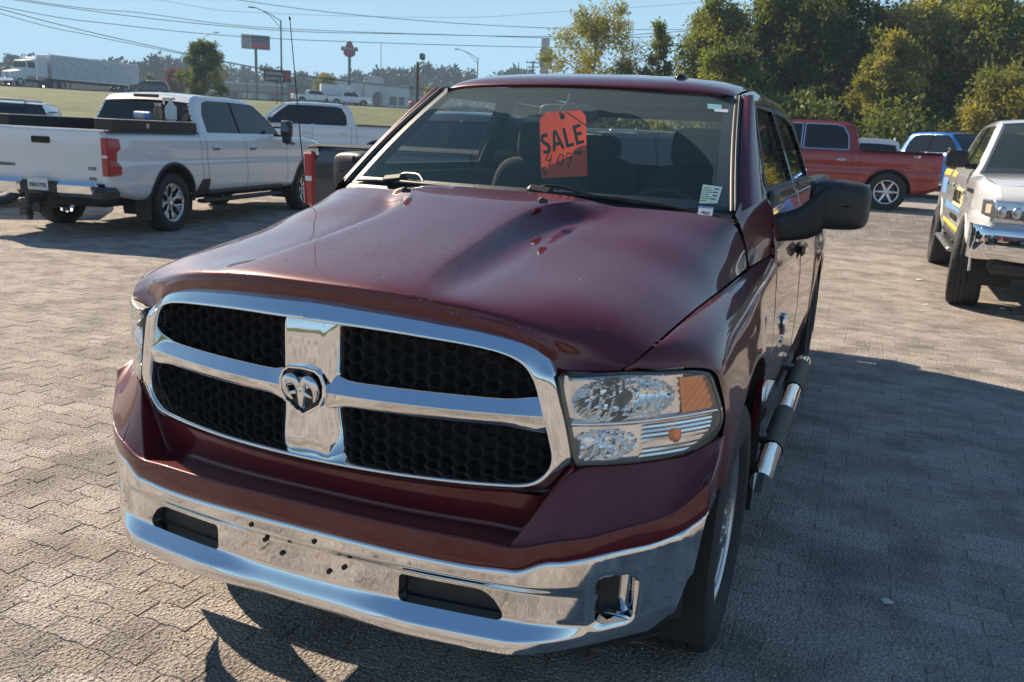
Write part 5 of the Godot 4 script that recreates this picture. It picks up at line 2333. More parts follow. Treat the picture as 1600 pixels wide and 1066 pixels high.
	put("dealer_sticker", side_patch(c, 1.0, [Vector2(-3.62, 1.24), Vector2(-3.62, 1.37), Vector2(-3.36, 1.37), Vector2(-3.36, 1.24)], .0), M.pale_green, c.root)
	# dark sport utility parked behind the maroon truck, seen through its cab
	c = suv({name = "sport_utility", label = "dark sport utility seen through the maroon truck's windshield and rear window", category = "suv",
		at = V(-2.0, 0, -17.6), turn = PI * .86, length = 4.8, width = .96, hood = 1.06, belt = 1.12, roof = 1.76, cowl = 1.0, pillar = 2.1, low = .30,
		wheels = [-.92, -3.72], radius = .37, rim = "star", spokes = 5, paint = M.black_paint, res = .08})
	for s in [1.0, -1.0]:
		box_part(c, "tail_light", V(s * .80, 1.0, -4.76), V(.16, .30, .12), M.red_lens, .03)
	# white sport utility beyond the red pickup's bed
	gy = ground_y(1.0, -26.0)
	c = suv({name = "sport_utility", label = "white sport utility showing its roof above the red pickup's bed", category = "suv",
		at = V(.93, gy - .1, -25.0), turn = PI, length = 4.7, width = .96, hood = 1.05, belt = 1.10, roof = 1.72, cowl = 1.0, pillar = 2.1, low = .30,
		wheels = [-.92, -3.65], radius = .36, rim = "star", spokes = 5, paint = M.white_paint, res = .08, rail_mat = M.white_paint})
	c.root.position = V(1.0, gy - .1, -28.9)
	# blue pickup at the edge of the trees
	gy = ground_y(3.4, -27.0)
	c = pickup({name = "pickup_truck", label = "bright blue pickup between the red pickup and the lettered white truck", category = "pickup truck", group = "pickup trucks on the lot",
		at = V(5.0, gy + .05, -25.6), turn = .75, length = 5.6, width = 1.0, hood = 1.15, belt = 1.24, roof = 1.86, cowl = 1.25, cab = 3.7, pillar = 2.65, rail = 1.28, low = .38,
		wheels = [-.93, -4.4], radius = .40, rim = "star", spokes = 6, paint = M.blue_paint, res = .08})
	pickup_front(c, 1.15, .42, M.dark_metal, M.black_plastic, 1.0)
	car_mirror(c, -1.52, 1.26, V(.20, .18, .12), M.black_plastic)

# big white pickup on the left, rear three-quarter view
func heavy_truck() -> void:
	var c := pickup({name = "pickup_truck", label = "large white crew cab pickup with numbered rear plate and trailer hitch, parked tail first", category = "pickup truck", group = "pickup trucks on the lot",
		at = V(-10.073, -.01, -13.155), turn = atan2(-.178, -.984), length = 6.64, width = 1.04, hood = 1.34, belt = 1.40, roof = 1.99, cowl = 1.72, cab = 4.52, pillar = 3.22, rail = 1.42, low = .50,
		wheels = [-.98, -5.3], radius = .425, tyre = .28, arch = .53, rim = "fork", spokes = 7, rim_mat = M.alloy_bright, rim_r = .275, paint = M.white_paint, handle_mat = M.chrome, res = .035, lip = .045, lip_mat = M.black_grain})
	var t := c.root
	pickup_front(c, 1.34, .5, M.chrome, M.chrome, 1.04)
	for s in [1.0, -1.0]:
		var l := Node3D.new()
		l.name = "tail_light" if s > 0 else "tail_light_001"
		t.add_child(l)
		put("lens", side_patch(c, s, [Vector2(-6.630, .84), Vector2(-6.630, 1.33), Vector2(-6.440, 1.32), Vector2(-6.435, 1.20), Vector2(-6.500, 1.14), Vector2(-6.500, 1.02), Vector2(-6.450, .97), Vector2(-6.450, .86)], .018, 0, .03, .02), M.red_lens, l)
		var g := Geo.new()
		g.box(V(s * .925, 1.085, -6.638), V(.10, .49, .03), .012)
		put("rear_lens", g, M.red_lens, l)
		g = Geo.new()
		g.box(V(s * .925, 1.09, -6.650), V(.09, .035, .012), .004)
		put("reverse_lens", g, M.white_lens, l)
		# corner steps of the bumper
		g = Geo.new()
		g.box(V(s * .93, .60, -6.660), V(.24, .20, .34), .06)
		put("bumper_corner", g, M.black_grain, t)
		# mud flap, running step
		g = Geo.new()
		g.box(V(s * .90, .40, -5.860), V(.24, .38, .02), .006)
		put("mud_flap", g, M.black_plastic, t)
		g = Geo.new()
		g.box(V(s * .98, .40, -3.300), V(.16, .06, 2.5), .02)
		put("running_board", g, M.black_plastic, t)
		put("lower_cladding", side_patch(c, s, [Vector2(-4.760, .50), Vector2(-4.580, .74), Vector2(-4.350, .74), Vector2(-4.400, .50)], .01), M.black_grain, t)
	var g := Geo.new()
	for u in [1.0, -1.0]:
		box_part(c, "rear_bumper", V(u * .56, .66, -6.730), V(.60, .20, .14), M.chrome, .05)
	box_part(c, "bumper_middle", V(0, .655, -6.710), V(.62, .16, .12), M.black_plastic, .03)
	box_part(c, "gate_handle", V(.0, 1.27, -6.670), V(.28, .085, .03), M.gloss_black, .02)
	box_part(c, "gate_edge", V(0, 1.418, -6.600), V(1.86, .03, .07), M.white_paint, .012)
	box_part(c, "brake_lamp", V(0, 1.945, -4.385), V(.44, .045, .03), M.red_dark, .01)
	var plate := box_part(c, "number_plate", V(.0, .70, -6.775), V(.31, .155, .008), M.white_print, .003)
	lettering(c, "3961718", V(0, .69, -6.781), V(0, PI, 0), .072, M.print_ink, .92, .003)
	lettering(c, "LTZ", V(-.74, .93, -6.658), V(0, PI, 0), .055, M.dark_metal, 1.3)
	lettering(c, "SILVERADO", V(.62, .93, -6.658), V(0, PI, 0), .055, M.dark_metal, 1.35)
	lettering(c, "FTS", V(-.74, .80, -6.658), V(0, PI, 0), .05, M.dark_metal, 1.3)
	lettering(c, "2500 HD", V(-1.037, .90, -2.500), V(0, -PI / 2, 0), .07, M.dark_metal, 1.5)
	small_print(c, -1.0, -1.76, -1.44, 1.25, .05)
	# towing hitch below the bumper
	g = Geo.new()
	g.box(V(.0, .50, -6.800), V(.075, .075, .30), .01)
	put("hitch", g, M.dark_metal, t)
	g = Geo.new()
	g.box(V(0, .42, -6.960), V(.06, .34, .06), .008)
	g.box(V(0, .36, -7.020), V(.12, .09, .10), .01)
	g.box(V(0, .50, -7.000), V(.12, .06, .08), .01)
	g.tube([V(-.09, .33, -7.000), V(.09, .33, -7.000)], .018, 8)
	g.tube([V(-.08, .46, -6.980), V(.08, .46, -6.980)], .016, 8)
	put("hitch_ball_mount", g, M.dark_metal, t)
	# towing mirrors
	for s in [1.0, -1.0]:
		g = Geo.new()
		g.add(_pad(V(s * 1.25, 1.53, -2.220), V(.19, .30, .14), 0.0))
		g.box(V(s * 1.10, 1.42, -2.200), V(.20, .05, .08), .015)
		g.box(V(s * 1.10, 1.56, -2.200), V(.20, .045, .08), .015)
		g.add(_pad(V(s * 1.26, 1.36, -2.230), V(.15, .15, .12), 0.0))
		var m := put("tow_mirror", g, M.black_plastic, t)
		g = Geo.new()
		g.box(V(s * 1.25, 1.58, -2.295), V(.15, .17, .006), .003)
		put("mirror_glass", g, M.mirror, m)
		g = Geo.new()
		g.add(_pad(V(s * 1.25, 1.60, -2.165), V(.17, .15, .06), 0.0))
		put("mirror_cap", g, M.chrome, m)
	# what lies in the bed
	var o := thing("tool_box", "long black bed box with a bright ribbed edge on the large white pickup's rails", "tool box", t.transform * V(0, 1.43, -5.500), t.rotation.y)
	g = Geo.new()
	for s in [1.0, -1.0]:
		g.box(V(s * .80, .06, 0), V(.30, .15, 1.92), .015)
	g.box(V(0, .055, .90), V(1.5, .14, .20), .015)
	put("lid", g, M.black_plastic, o)
	g = Geo.new()
	for s in [1.0, -1.0]:
		for k in 48:
			g.box(V(s * .80, .142, -.94 + k * .04), V(.30, .010, .022), .003)
	var rb := put("ribbed_edge", g, M.satin_metal, o)
	rb.set_meta("kind", "stuff")
	put("round_sticker", _tube_geo(V(-.953, .07, -.25), V(-.957, .07, -.25), .035), M.pale_pink, o)
	o = thing("bottle", "white spray jug standing on the box behind the large white pickup's cab", "bottle", t.transform * V(-.60, 1.576, -4.660), t.rotation.y)
	g = Geo.new()
	g.box(V(0, .12, 0), V(.15, .24, .13), .03)
	g.tube([V(0, .24, 0), V(0, .28, 0), V(.01, .30, 0)], [.05, .03, .028], 12)
	put("jug", g, M.white_print, o)
	g = Geo.new()
	g.box(V(.03, .33, 0), V(.20, .045, .05), .012)
	g.box(V(.12, .29, 0), V(.02, .09, .03), .006)
	put("trigger", g, M.white_print, o)
	o = thing("bottle", "squat bottle with a pink cap beside the spray jug in the white pickup", "bottle", t.transform * V(-.38, 1.576, -4.660), t.rotation.y)
	g = Geo.new()
	g.tube([V(0, 0, 0), V(0, .16, 0), V(0, .20, 0), V(0, .21, 0)], [.06, .06, .03, .028], 14)
	put("flask", g, M.camo, o)
	g = Geo.new()
	g.tube([V(0, .21, 0), V(0, .26, 0)], .045, 12)
	put("cap", g, M.pale_pink, o)
	o = thing("can", "blue and white can lying behind the white pickup's cab", "can", t.transform * V(-.12, 1.64, -4.660), t.rotation.y)
	g = Geo.new()
	g.tube([V(-.13, 0, 0), V(.13, 0, 0)], .062, 16)
	put("can_body", g, M.sky_print, o)
	g = Geo.new()
	g.tube([V(-.05, 0, 0), V(.10, 0, 0)], .064, 16)
	put("can_label", g, M.white_print, o)

func _tube_geo(a: Vector3, b: Vector3, r: float) -> Geo:
	var g := Geo.new()
	g.tube([a, b], r, 16)
	return g

# white lettered work truck on the right
func work_truck() -> void:
	var c := pickup({name = "pickup_truck", label = "white lifted work truck with yellow and blue company lettering on its doors", category = "pickup truck", group = "pickup trucks on the lot",
		at = V(3.24, 0, -8.0), turn = .0, length = 5.95, width = 1.03, hood = 1.36, belt = 1.44, roof = 2.06, cowl = 1.40, cab = 4.08, pillar = 2.98, rail = 1.46, low = .60,
		wheels = [-1.02, -4.85], radius = .445, tyre = .33, arch = .53, rim = "star", spokes = 5, rim_mat = M.alloy_bright, paint = M.white_paint, handle_mat = M.chrome, poke = .075, style = "mud", res = .035, steer = -.12, lip = .03, lip_mat = M.white_paint, glass = M.tint_glass, screen = M.tint_glass})
	var t := c.root
	pickup_front(c, 1.36, .62, M.chrome, M.chrome, 1.03)
	car_mirror(c, -1.72, 1.50, V(.24, .20, .14), M.black_plastic)
	for s in [1.0, -1.0]:
		var g := Geo.new()
		g.box(V(s * .99, .52, -2.95), V(.20, .05, 2.2), .015)
		put("step_plate", g, M.satin_metal, t)
		g = Geo.new()
		for k in 2:
			g.box(V(s * .92, .58, -2.3 - k * 1.3), V(.2, .05, .06), .01)
		put("step_bracket", g, M.dark_metal, t)
	var s := -1.0
	put("yellow_band", side_patch(c, s, [Vector2(-3.9, .72), Vector2(-3.9, .79), Vector2(-1.62, .79), Vector2(-1.62, .72)], .004, 0, .01), M.yellow_print, t)
	put("name_field", side_patch(c, s, [Vector2(-2.86, 1.02), Vector2(-2.86, 1.24), Vector2(-1.72, 1.24), Vector2(-1.72, 1.02)], .003, 0, .01), M.pale_yellow, t)
	put("blue_band", side_patch(c, s, [Vector2(-3.9, .93), Vector2(-3.9, 1.02), Vector2(-1.66, .99), Vector2(-1.66, .96)], .003, 0, .01), M.sky_print, t)
	put("yellow_band", side_patch(c, s, [Vector2(-3.85, 1.34), Vector2(-3.85, 1.42), Vector2(-3.3, 1.40), Vector2(-3.3, 1.34)], .003, 0, .01), M.yellow_print, t)
	put("blue_band", side_patch(c, s, [Vector2(-5.2, 1.08), Vector2(-5.2, 1.30), Vector2(-4.4, 1.30), Vector2(-4.4, 1.08)], .003, 0, .01), M.sky_print, t)
	put("yellow_band", side_patch(c, s, [Vector2(-5.4, 1.34), Vector2(-5.4, 1.42), Vector2(-4.3, 1.42), Vector2(-4.3, 1.34)], .003, 0, .01), M.yellow_print, t)
	lettering(c, "ANSLEY'S", V(-1.034, 1.13, -2.30), V(0, -PI / 2, 0), .20, M.print_ink, 1.15)
	small_print(c, -1.0, -2.85, -1.80, .84, .075)
	small_print(c, -1.0, -1.34, -.70, 1.225, .055)
	lettering(c, "2500", V(-1.036, 1.20, -1.50), V(0, -PI / 2, 0), .06, M.chrome, 1.2)
	# front: tow hooks, licence bracket, beacon on the roof
	for u in [1.0, -1.0]:
		var g := Geo.new()
		var pts := []
		for i in 9:
			var a := lerpf(-1.2, 2.6, i / 8.0)
			pts.append(V(u * .40, .80 + .05 * cos(a), .20 + .05 * sin(a)))
		g.tube(pts, .016, 8)
		g.box(V(u * .40, .86, .17), V(.06, .10, .10), .02)
		put("tow_hook", g, M.dark_metal, t)
		box_part(c, "bumper_slot", V(u * .66, .84, .045), V(.16, .05, .06), M.hole, .01)
	box_part(c, "air_dam", V(0, .56, .02), V(1.7, .14, .16), M.black_plastic, .04)
	var g := Geo.new()
	g.tube([V(-.12, 2.085, -2.9), V(-.12, 2.13, -2.9), V(-.12, 2.20, -2.9), V(-.12, 2.23, -2.9)], [.10, .10, .09, .03], 18)
	put("roof_beacon", g, M.amber_pale, t)

# a line of lettering too small to read, as separate upright strokes
func small_print(c: Car, s: float, z0: float, z1: float, y: float, h: float) -> void:
	var r := RandomNumberGenerator.new()
	r.seed = int(h * 1000)
	var g := Geo.new()
	var z := z0
	while z < z1:
		var w := r.randf_range(.02, .05)
		if r.randf() > .14:
			g.box(V(s * (c.x(z, y) + .003), y + h * .5, z), V(.006, h * r.randf_range(.6, 1.0), w * .6), .001)
		z += w
	var o := put("lettering", g, M.print_ink, c.root)
	o.set_meta("kind", "stuff")
# ---------------------------------------------------------------- road, signs, poles, buildings
func on_ground(x: float, z: float, up := 0.0) -> Vector3:
	return V(x, ground_y(x, z) + up, z)

func pole(o: Node3D, called: String, h: float, r0: float, r1: float, m: Material) -> void:
	var g := Geo.new()
	g.tube([V(0, -.6, 0), V(0, h * .5, 0), V(0, h, 0)], [r0, (r0 + r1) / 2, r1], 10)
	put(called, g, m, o)

func facing(p: Vector3) -> float:
	return atan2(EYE.x - p.x, EYE.z - p.z)

func far_things() -> void:
	var steel := mat(lin(.10, .13, .12), .5, .4)
	var wood := mat(lin(.09, .075, .06), .9)
	var sign_grey := mat(lin(.28, .27, .25), .7)
	var sign_blue := mat(lin(.035, .055, .14), .6)
	var sign_red := mat(lin(.36, .045, .05), .6)
	var sign_dark := mat(lin(.03, .035, .035), .6)
	var sign_white := mat(lin(.52, .54, .54), .6)
	# tall pole sign in grey, blue and red
	var p := on_ground(-111.6, -138.6)
	var o := thing("pole_sign", "tall pole sign with grey, dark blue and red panels above the white truck's cab", "sign", p, facing(p))
	pole(o, "pole", 16.6 - p.y, .30, .26, steel)
	for q in [[-1.72, 0.0, 1.6, 2.4, sign_grey, "panel"], [.86, .55, 3.5, 1.25, sign_blue, "panel"], [.86, -.62, 3.5, 1.1, sign_red, "panel"]]:
		var g := Geo.new()
		g.box(V(q[0], 16.75 - p.y + q[1], .1), V(q[2], q[3], .5), .05)
		put(q[5], g, q[4], o)
	var g := Geo.new()
	for s in [[0.0, 1.24, 5.3, .09], [0.0, -1.24, 5.3, .09]]:
		g.box(V(s[0], 16.75 - p.y + s[1], .1), V(s[2], s[3], .62), .02)
	for s in [-2.6, 2.6]:
		g.box(V(s, 16.75 - p.y, .1), V(.09, 2.56, .62), .02)
	put("sign_frame", g, steel, o)
	# black sign on two posts
	p = on_ground(-56.65, -73.65)
	o = thing("road_sign", "black SIDING SUPPLY sign with a red arrow on two thin posts in the grass", "sign", p, facing(p))
	for s in [-.10, .34]:
		g = Geo.new()
		g.tube([V(s, -.4, 0), V(s, 6.4 - p.y, 0)], .05, 8)
		put("post", g, steel, o)
	g = Geo.new()
	g.box(V(0, 6.46 - p.y, .1), V(2.66, 1.20, .14), .03)
	put("board", g, sign_dark, o)
	g = Geo.new()
	g.slab([V(.72, 5.98 - p.y, .175), V(1.06, 5.98 - p.y, .175), V(1.28, 6.46 - p.y, .175), V(1.06, 6.94 - p.y, .175), V(.72, 6.94 - p.y, .175)], V(0, 0, .02))
	put("arrow", g, sign_red, o)
	for s in [["SIDING", 6.66], ["SUPPLY", 6.16]]:
		var w := put("word", text_mesh(s[0], .44, .02), sign_white, o)
		w.position = V(-.30, s[1] - p.y, .19)
		w.scale = V(1.15, 1, 1)
	# red trefoil sign on a tall pole
	p = on_ground(-91.8, -140.65)
	o = thing("pole_sign", "red lobed restaurant sign on a tall single pole left of the floodlight", "sign", p, facing(p))
	pole(o, "pole", 14.6 - p.y, .30, .27, steel)
	g = Geo.new()
	var pts := []
	for q in [[0, 1.55], [.42, 1.35], [.62, .85], [.72, .45], [1.42, .50], [1.62, -.18], [1.10, -.20], [1.08, -.85], [.55, -1.25], [0, -1.38], [-.55, -1.25], [-1.08, -.85], [-1.10, -.20], [-1.62, -.18], [-1.42, .50], [-.72, .45], [-.62, .85], [-.42, 1.35]]:
		pts.append(V(q[0], 15.75 - p.y + q[1], 0))
	g.slab(pts, V(0, 0, .35))
	put("board", g, mat(lin(.16, .05, .05), .6), o)
	g = Geo.new()
	pts = []
	for q in [[0, 1.3], [.34, 1.1], [.50, .55], [-.50, .55], [-.34, 1.1]]:
		pts.append(V(q[0], 15.75 - p.y + q[1], .36))
	g.slab(pts, V(0, 0, .04))
	put("red_lobe", g, sign_red, o)
	g = Geo.new()
	g.box(V(0, 15.75 - p.y + .16, .37), V(2.3, .42, .05), .02)
	put("pale_banner", g, sign_grey, o)
	g = Geo.new()
	pts = []
	for q in [[-.85, -.25], [.85, -.25], [.80, -.75], [.40, -1.08], [-.40, -1.08], [-.80, -.75]]:
		pts.append(V(q[0], 15.75 - p.y + q[1], .36))
	g.slab(pts, V(0, 0, .04))
	put("red_lobe", g, sign_red, o)
	# street lamps
	for q in [[-65.45, -85.85, 13.55, -2.9, 1.15, "grey street lamp with a long double arm rising behind the SIDING SUPPLY sign"], [-99.7, -109.3, 13.64, 2.9, 1.6, "grey street lamp rising out of the round green tree"], [-62.4, -134.2, 14.0, -3.2, 1.2, "grey street lamp with its arm to the left, above the maroon truck's roof"]]:
		p = on_ground(q[0], q[1])
		o = thing("street_lamp", q[5], "street lamp", p, facing(p), "street lamps along the road")
		pole(o, "pole", q[2] - p.y, .13, .08, steel)
		g = Geo.new()
		var h: float = q[2] - p.y
		g.tube([V(0, h - .1, 0), V(q[3] * .5, h + q[4] * .62, 0), V(q[3], h + q[4], 0)], .045, 6)
		g.tube([V(0, h - .9, 0), V(q[3] * .4, h + q[4] * .30, 0), V(q[3] * .72, h + q[4] * .80, 0)], .035, 6)
		put("arm", g, steel, o)
		g = Geo.new()
		g.box(V(q[3] * 1.12, h + q[4] * 1.0, 0), V(.8, .14, .28), .05)
		put("lamp_head", g, steel, o)
	# floodlight on a wooden pole
	p = on_ground(-27.78, -50.9)
	o = thing("floodlight", "square floodlight on a dark pole beside the maroon truck's windshield", "floodlight", p, facing(p))
	pole(o, "pole", 6.08 - p.y, .10, .09, wood)
	g = Geo.new()
	g.tube([V(0, 6.0 - p.y, 0), V(.26, 6.08 - p.y, 0), V(.30, 6.2 - p.y, 0)], .025, 6)
	put("bracket", g, steel, o)
	var head := Node3D.new()
	head.name = "lamp_head"
	o.add_child(head)
	head.position = V(.30, 6.44 - p.y, .05)
	head.rotation = V(-.3, .5, -.12)
	g = Geo.new()
	g.box(V(0, 0, 0), V(.38, .40, .20), .05)
	put("housing", g, sign_dark, head)
	g = Geo.new()
	g.box(V(0, 0, .105), V(.26, .28, .01), .004)
	put("lens", g, sign_grey, head)
	# thin mast, twin lamps, utility poles
	p = on_ground(-81.7, -135.2)
	o = thing("mast", "thin bare flagpole standing in front of the pale dealership", "mast", p)
	pole(o, "shaft", 16.6 - p.y, .10, .05, sign_grey)
	p = on_ground(-84.2, -133.7)
	o = thing("yard_lamp", "low twin-headed yard lamp right of the lobed red sign", "yard lamp", p, facing(p))
	pole(o, "pole", 9.6 - p.y, .07, .06, steel)
	for s in [-1.0, 1.0]:
		g = Geo.new()
		g.tube([V(0, 9.5 - p.y, 0), V(s * .35, 10.0 - p.y, 0)], .04, 6)
		g.box(V(s * .42, 10.2 - p.y, 0), V(.34, .36, .2), .05)
		put("lamp_head", g, steel, o)
	for q in [[-42.9, -110.0, 11.5, "utility pole with crossarms just above the maroon truck's roof"], [-165.5, -150.0, 14.2, "utility pole standing over the brown arched building"], [-118.0, -143.5, 10.6, "distant utility pole between the round tree and the tall pole sign"]]:
		p = on_ground(q[0], q[1])
		o = thing("utility_pole", q[3], "utility pole", p, facing(p), "utility poles along the road")
		pole(o, "pole", q[2] - p.y, .14, .11, wood)
		for k in 2:
			g = Geo.new()
			g.box(V(0, q[2] - p.y - .25 - k * .55, .12), V(1.9 - k * .3, .12, .10), .02)
			put("crossarm", g, wood, o)
		g = Geo.new()
		for k in [-.8, -.3, .3, .8]:
			g.tube([V(k, q[2] - p.y - .2, .12), V(k, q[2] - p.y + .02, .12)], .05, 6)
		var ins := put("insulator", g, sign_grey, o)
		ins.set_meta("kind", "stuff")
	# overhead wires
	var wire_m := mat(lin(.02, .025, .03), .6)
	for w in [[[[-46.6, 10.0, -34.2], [-38.9, 9.1, -39.7], [-30.7, 8.4, -45.0], [-21.6, 8.36, -51.2], [-12.4, 8.7, -55.6], [-4.0, 9.4, -58.4]], .018, "overhead wire"],
		[[[-48.3, 8.22, -38.1], [-39.4, 7.95, -49.0], [-30.7, 8.33, -55.0], [-21.6, 8.67, -59.2], [-14.6, 9.16, -61.4], [12.0, 11.6, -64.0]], .022, "overhead wire"],
		[[[-50.2, 7.92, -38.1], [-46.0, 7.49, -43.0], [-40.3, 7.37, -48.4], [-32.3, 7.62, -54.1], [-21.5, 7.93, -59.2], [-15.4, 8.27, -61.2], [8.5, 10.57, -63.0]], .022, "overhead wire"],
		[[[-60.5, 9.0, -46.0], [-51.9, 6.89, -55.4], [-49.3, 6.43, -57.7], [-45.4, 5.84, -60.9], [-42.1, 5.57, -63.2], [-30.0, 5.2, -72.0]], .03, "overhead wire"],
		[[[-60.5, 8.68, -46.0], [-56.7, 7.69, -50.6], [-51.9, 6.80, -55.4], [-49.3, 6.36, -57.7], [-42.1, 5.50, -63.2], [-30.0, 5.1, -72.0]], .024, "overhead wire"],
		[[[-49.3, 8.45, -39.2], [-44.9, 8.35, -44.2], [-39.5, 8.08, -49.0], [-28.3, 8.44, -56.3], [-14.6, 8.95, -61.6], [14.0, 11.0, -64.5]], .02, "overhead wire"],
		[[[-53.1, 10.8, -54.3], [-47.6, 10.5, -59.2], [-34.3, 11.2, -67.8], [-26.8, 12.0, -71.2], [-10.0, 13.8, -76.0]], .012, "overhead wire"]]:
		pts = []
		for q in w[0]:
			pts.append(V(q[0], q[1], q[2]))
		var a: Vector3 = pts[0] + (pts[0] - pts[1]).normalized() * 22.0 + V(0, 1.4, 0)
		var b: Vector3 = pts[-1] + (pts[-1] - pts[-2]).normalized() * 30.0 + V(0, 1.6, 0)
		pts.push_front(a)
		pts.append(b)
		g = Geo.new()
		g.tube(smooth(pts, 6), w[1], 5)
		var n := put("power_line", g, wire_m)
		tag(n, "", "power line", "power lines crossing the sky")
		wires.append(n)
	var names := ["topmost dark wire running to the splice at the sky's left edge", "thick wire second from the top above the tall pole sign", "wire crossing just below the tall pole sign's panels", "steep wire that passes behind the SIDING SUPPLY sign", "thin wire twinned just under the steep lower one", "wire close beneath the topmost dark one", "faint thin wire high above all the others"]
	for i in wires.size():
		wires[i].set_meta("label", names[i])
	lorry()
	far_vehicles()
	buildings()

var wires := []

func lorry() -> void:
	var white := mat(lin(.60, .62, .64), .5)
	var wall := mat(lin(.50, .53, .56), .6)
	wall.albedo_texture = noise_tex(256, .03, 4, FastNoiseLite.TYPE_SIMPLEX_SMOOTH, 31, [[0.0, .4, 1.0], [Color(.80, .83, .84), Color(.95, .96, .97), Color(1, 1, 1)]])
	wall.uv1_triplanar = true
	wall.uv1_scale = V(.2, .2, .2)
	# heading to the left along the road; local +z is the way it drives
	var a := Vector2(-95.3, -78.2)
	var b := Vector2(-95.1, -91.8)
	var dir := (a - b).normalized()
	var turn := atan2(dir.x, dir.y)
	var p := on_ground(a.x, a.y, .05)
	var o := thing("semi_trailer", "long white box trailer with grey dirt streaks on the highway", "trailer", p, turn)
	var g := Geo.new()
	g.box(V(0, 2.62, -6.8), V(2.55, 2.85, 13.6), .05)
	put("box", g, wall, o)
	g = Geo.new()
	for y in [1.24, 4.0]:
		g.box(V(1.28, y, -6.8), V(.06, .12, 13.6), .02)
		g.box(V(-1.28, y, -6.8), V(.06, .12, 13.6), .02)
	put("rail", g, M.satin_metal, o)
	g = Geo.new()
	g.box(V(0, 1.05, -6.8), V(1.2, .25, 13.0), .03)
	put("chassis", g, M.under, o)
	for s in [1.0, -1.0]:
		for z in [-11.2, -12.5]:
			wheel(o, V(s * 1.05, .5, z), s, .5, .5, .30, 5, "star", M.alloy)
		g = Geo.new()
		g.box(V(s * .8, .6, -2.9), V(.12, 1.0, .14), .02)
		put("landing_leg", g, M.dark_metal, o)
	o = thing("semi_tractor", "white bonneted truck tractor with sleeper cab pulling the box trailer", "truck tractor", p + V(dir.x, 0, dir.y) * .6, turn)
	g = Geo.new()
	g.box(V(0, 2.35, .6), V(2.35, 2.5, 1.6), .18)
	put("sleeper", g, white, o)
	g = Geo.new()
	g.box(V(0, 2.15, 2.0), V(2.25, 2.0, 1.5), .16)
	put("cab", g, white, o)
	g = Geo.new()
	g.slab([V(-1.1, 3.55, -.1), V(-1.1, 3.1, 2.6), V(-1.1, 3.1, -.1)], V(2.2, 0, 0))
	put("wind_deflector", g, white, o)
	g = Geo.new()
	for s in [1.0, -1.0]:
		g.slab([V(s * .95, 1.0, 2.7), V(s * .80, 1.0, 4.6), V(s * .80, 1.65, 4.6), V(s * .95, 2.05, 2.7)], V(-s * .95, 0, 0))
	put("bonnet", g, white, o)
	g = Geo.new()
	g.box(V(0, 2.62, 2.74), V(2.0, .75, .05), .02)
	put("windscreen", g, M.dark_glass, o)
	for s in [1.0, -1.0]:
		g = Geo.new()
		g.box(V(s * 1.13, 2.6, 2.1), V(.03, .7, .95), .01)
		put("side_window", g, M.dark_glass, o)
		g = Geo.new()
		g.slab([V(s * .92, .62, 3.1), V(s * .92, .95, 3.25), V(s * .92, 1.12, 3.7), V(s * .92, .95, 4.2), V(s * .92, .62, 4.4)], V(s * .25, 0, 0))
		put("wing", g, white, o)
		for z in [3.75, -.9, -2.1]:
			wheel(o, V(s * 1.02, .5, z), s, .5, .4, .30, 5, "star", M.alloy)
		g = Geo.new()
		g.tube([V(s * 1.0, 1.0, 1.35), V(s * 1.0, 3.9, 1.35)], .09, 8)
		put("exhaust_stack", g, M.chrome, o)
	g = Geo.new()
	g.box(V(0, .75, 4.65), V(2.3, .4, .25), .08)
	put("bumper", g, M.chrome, o)
	g = Geo.new()
	g.box(V(0, .75, 1.2), V(1.1, .3, 7.0), .04)
	put("chassis", g, M.under, o)

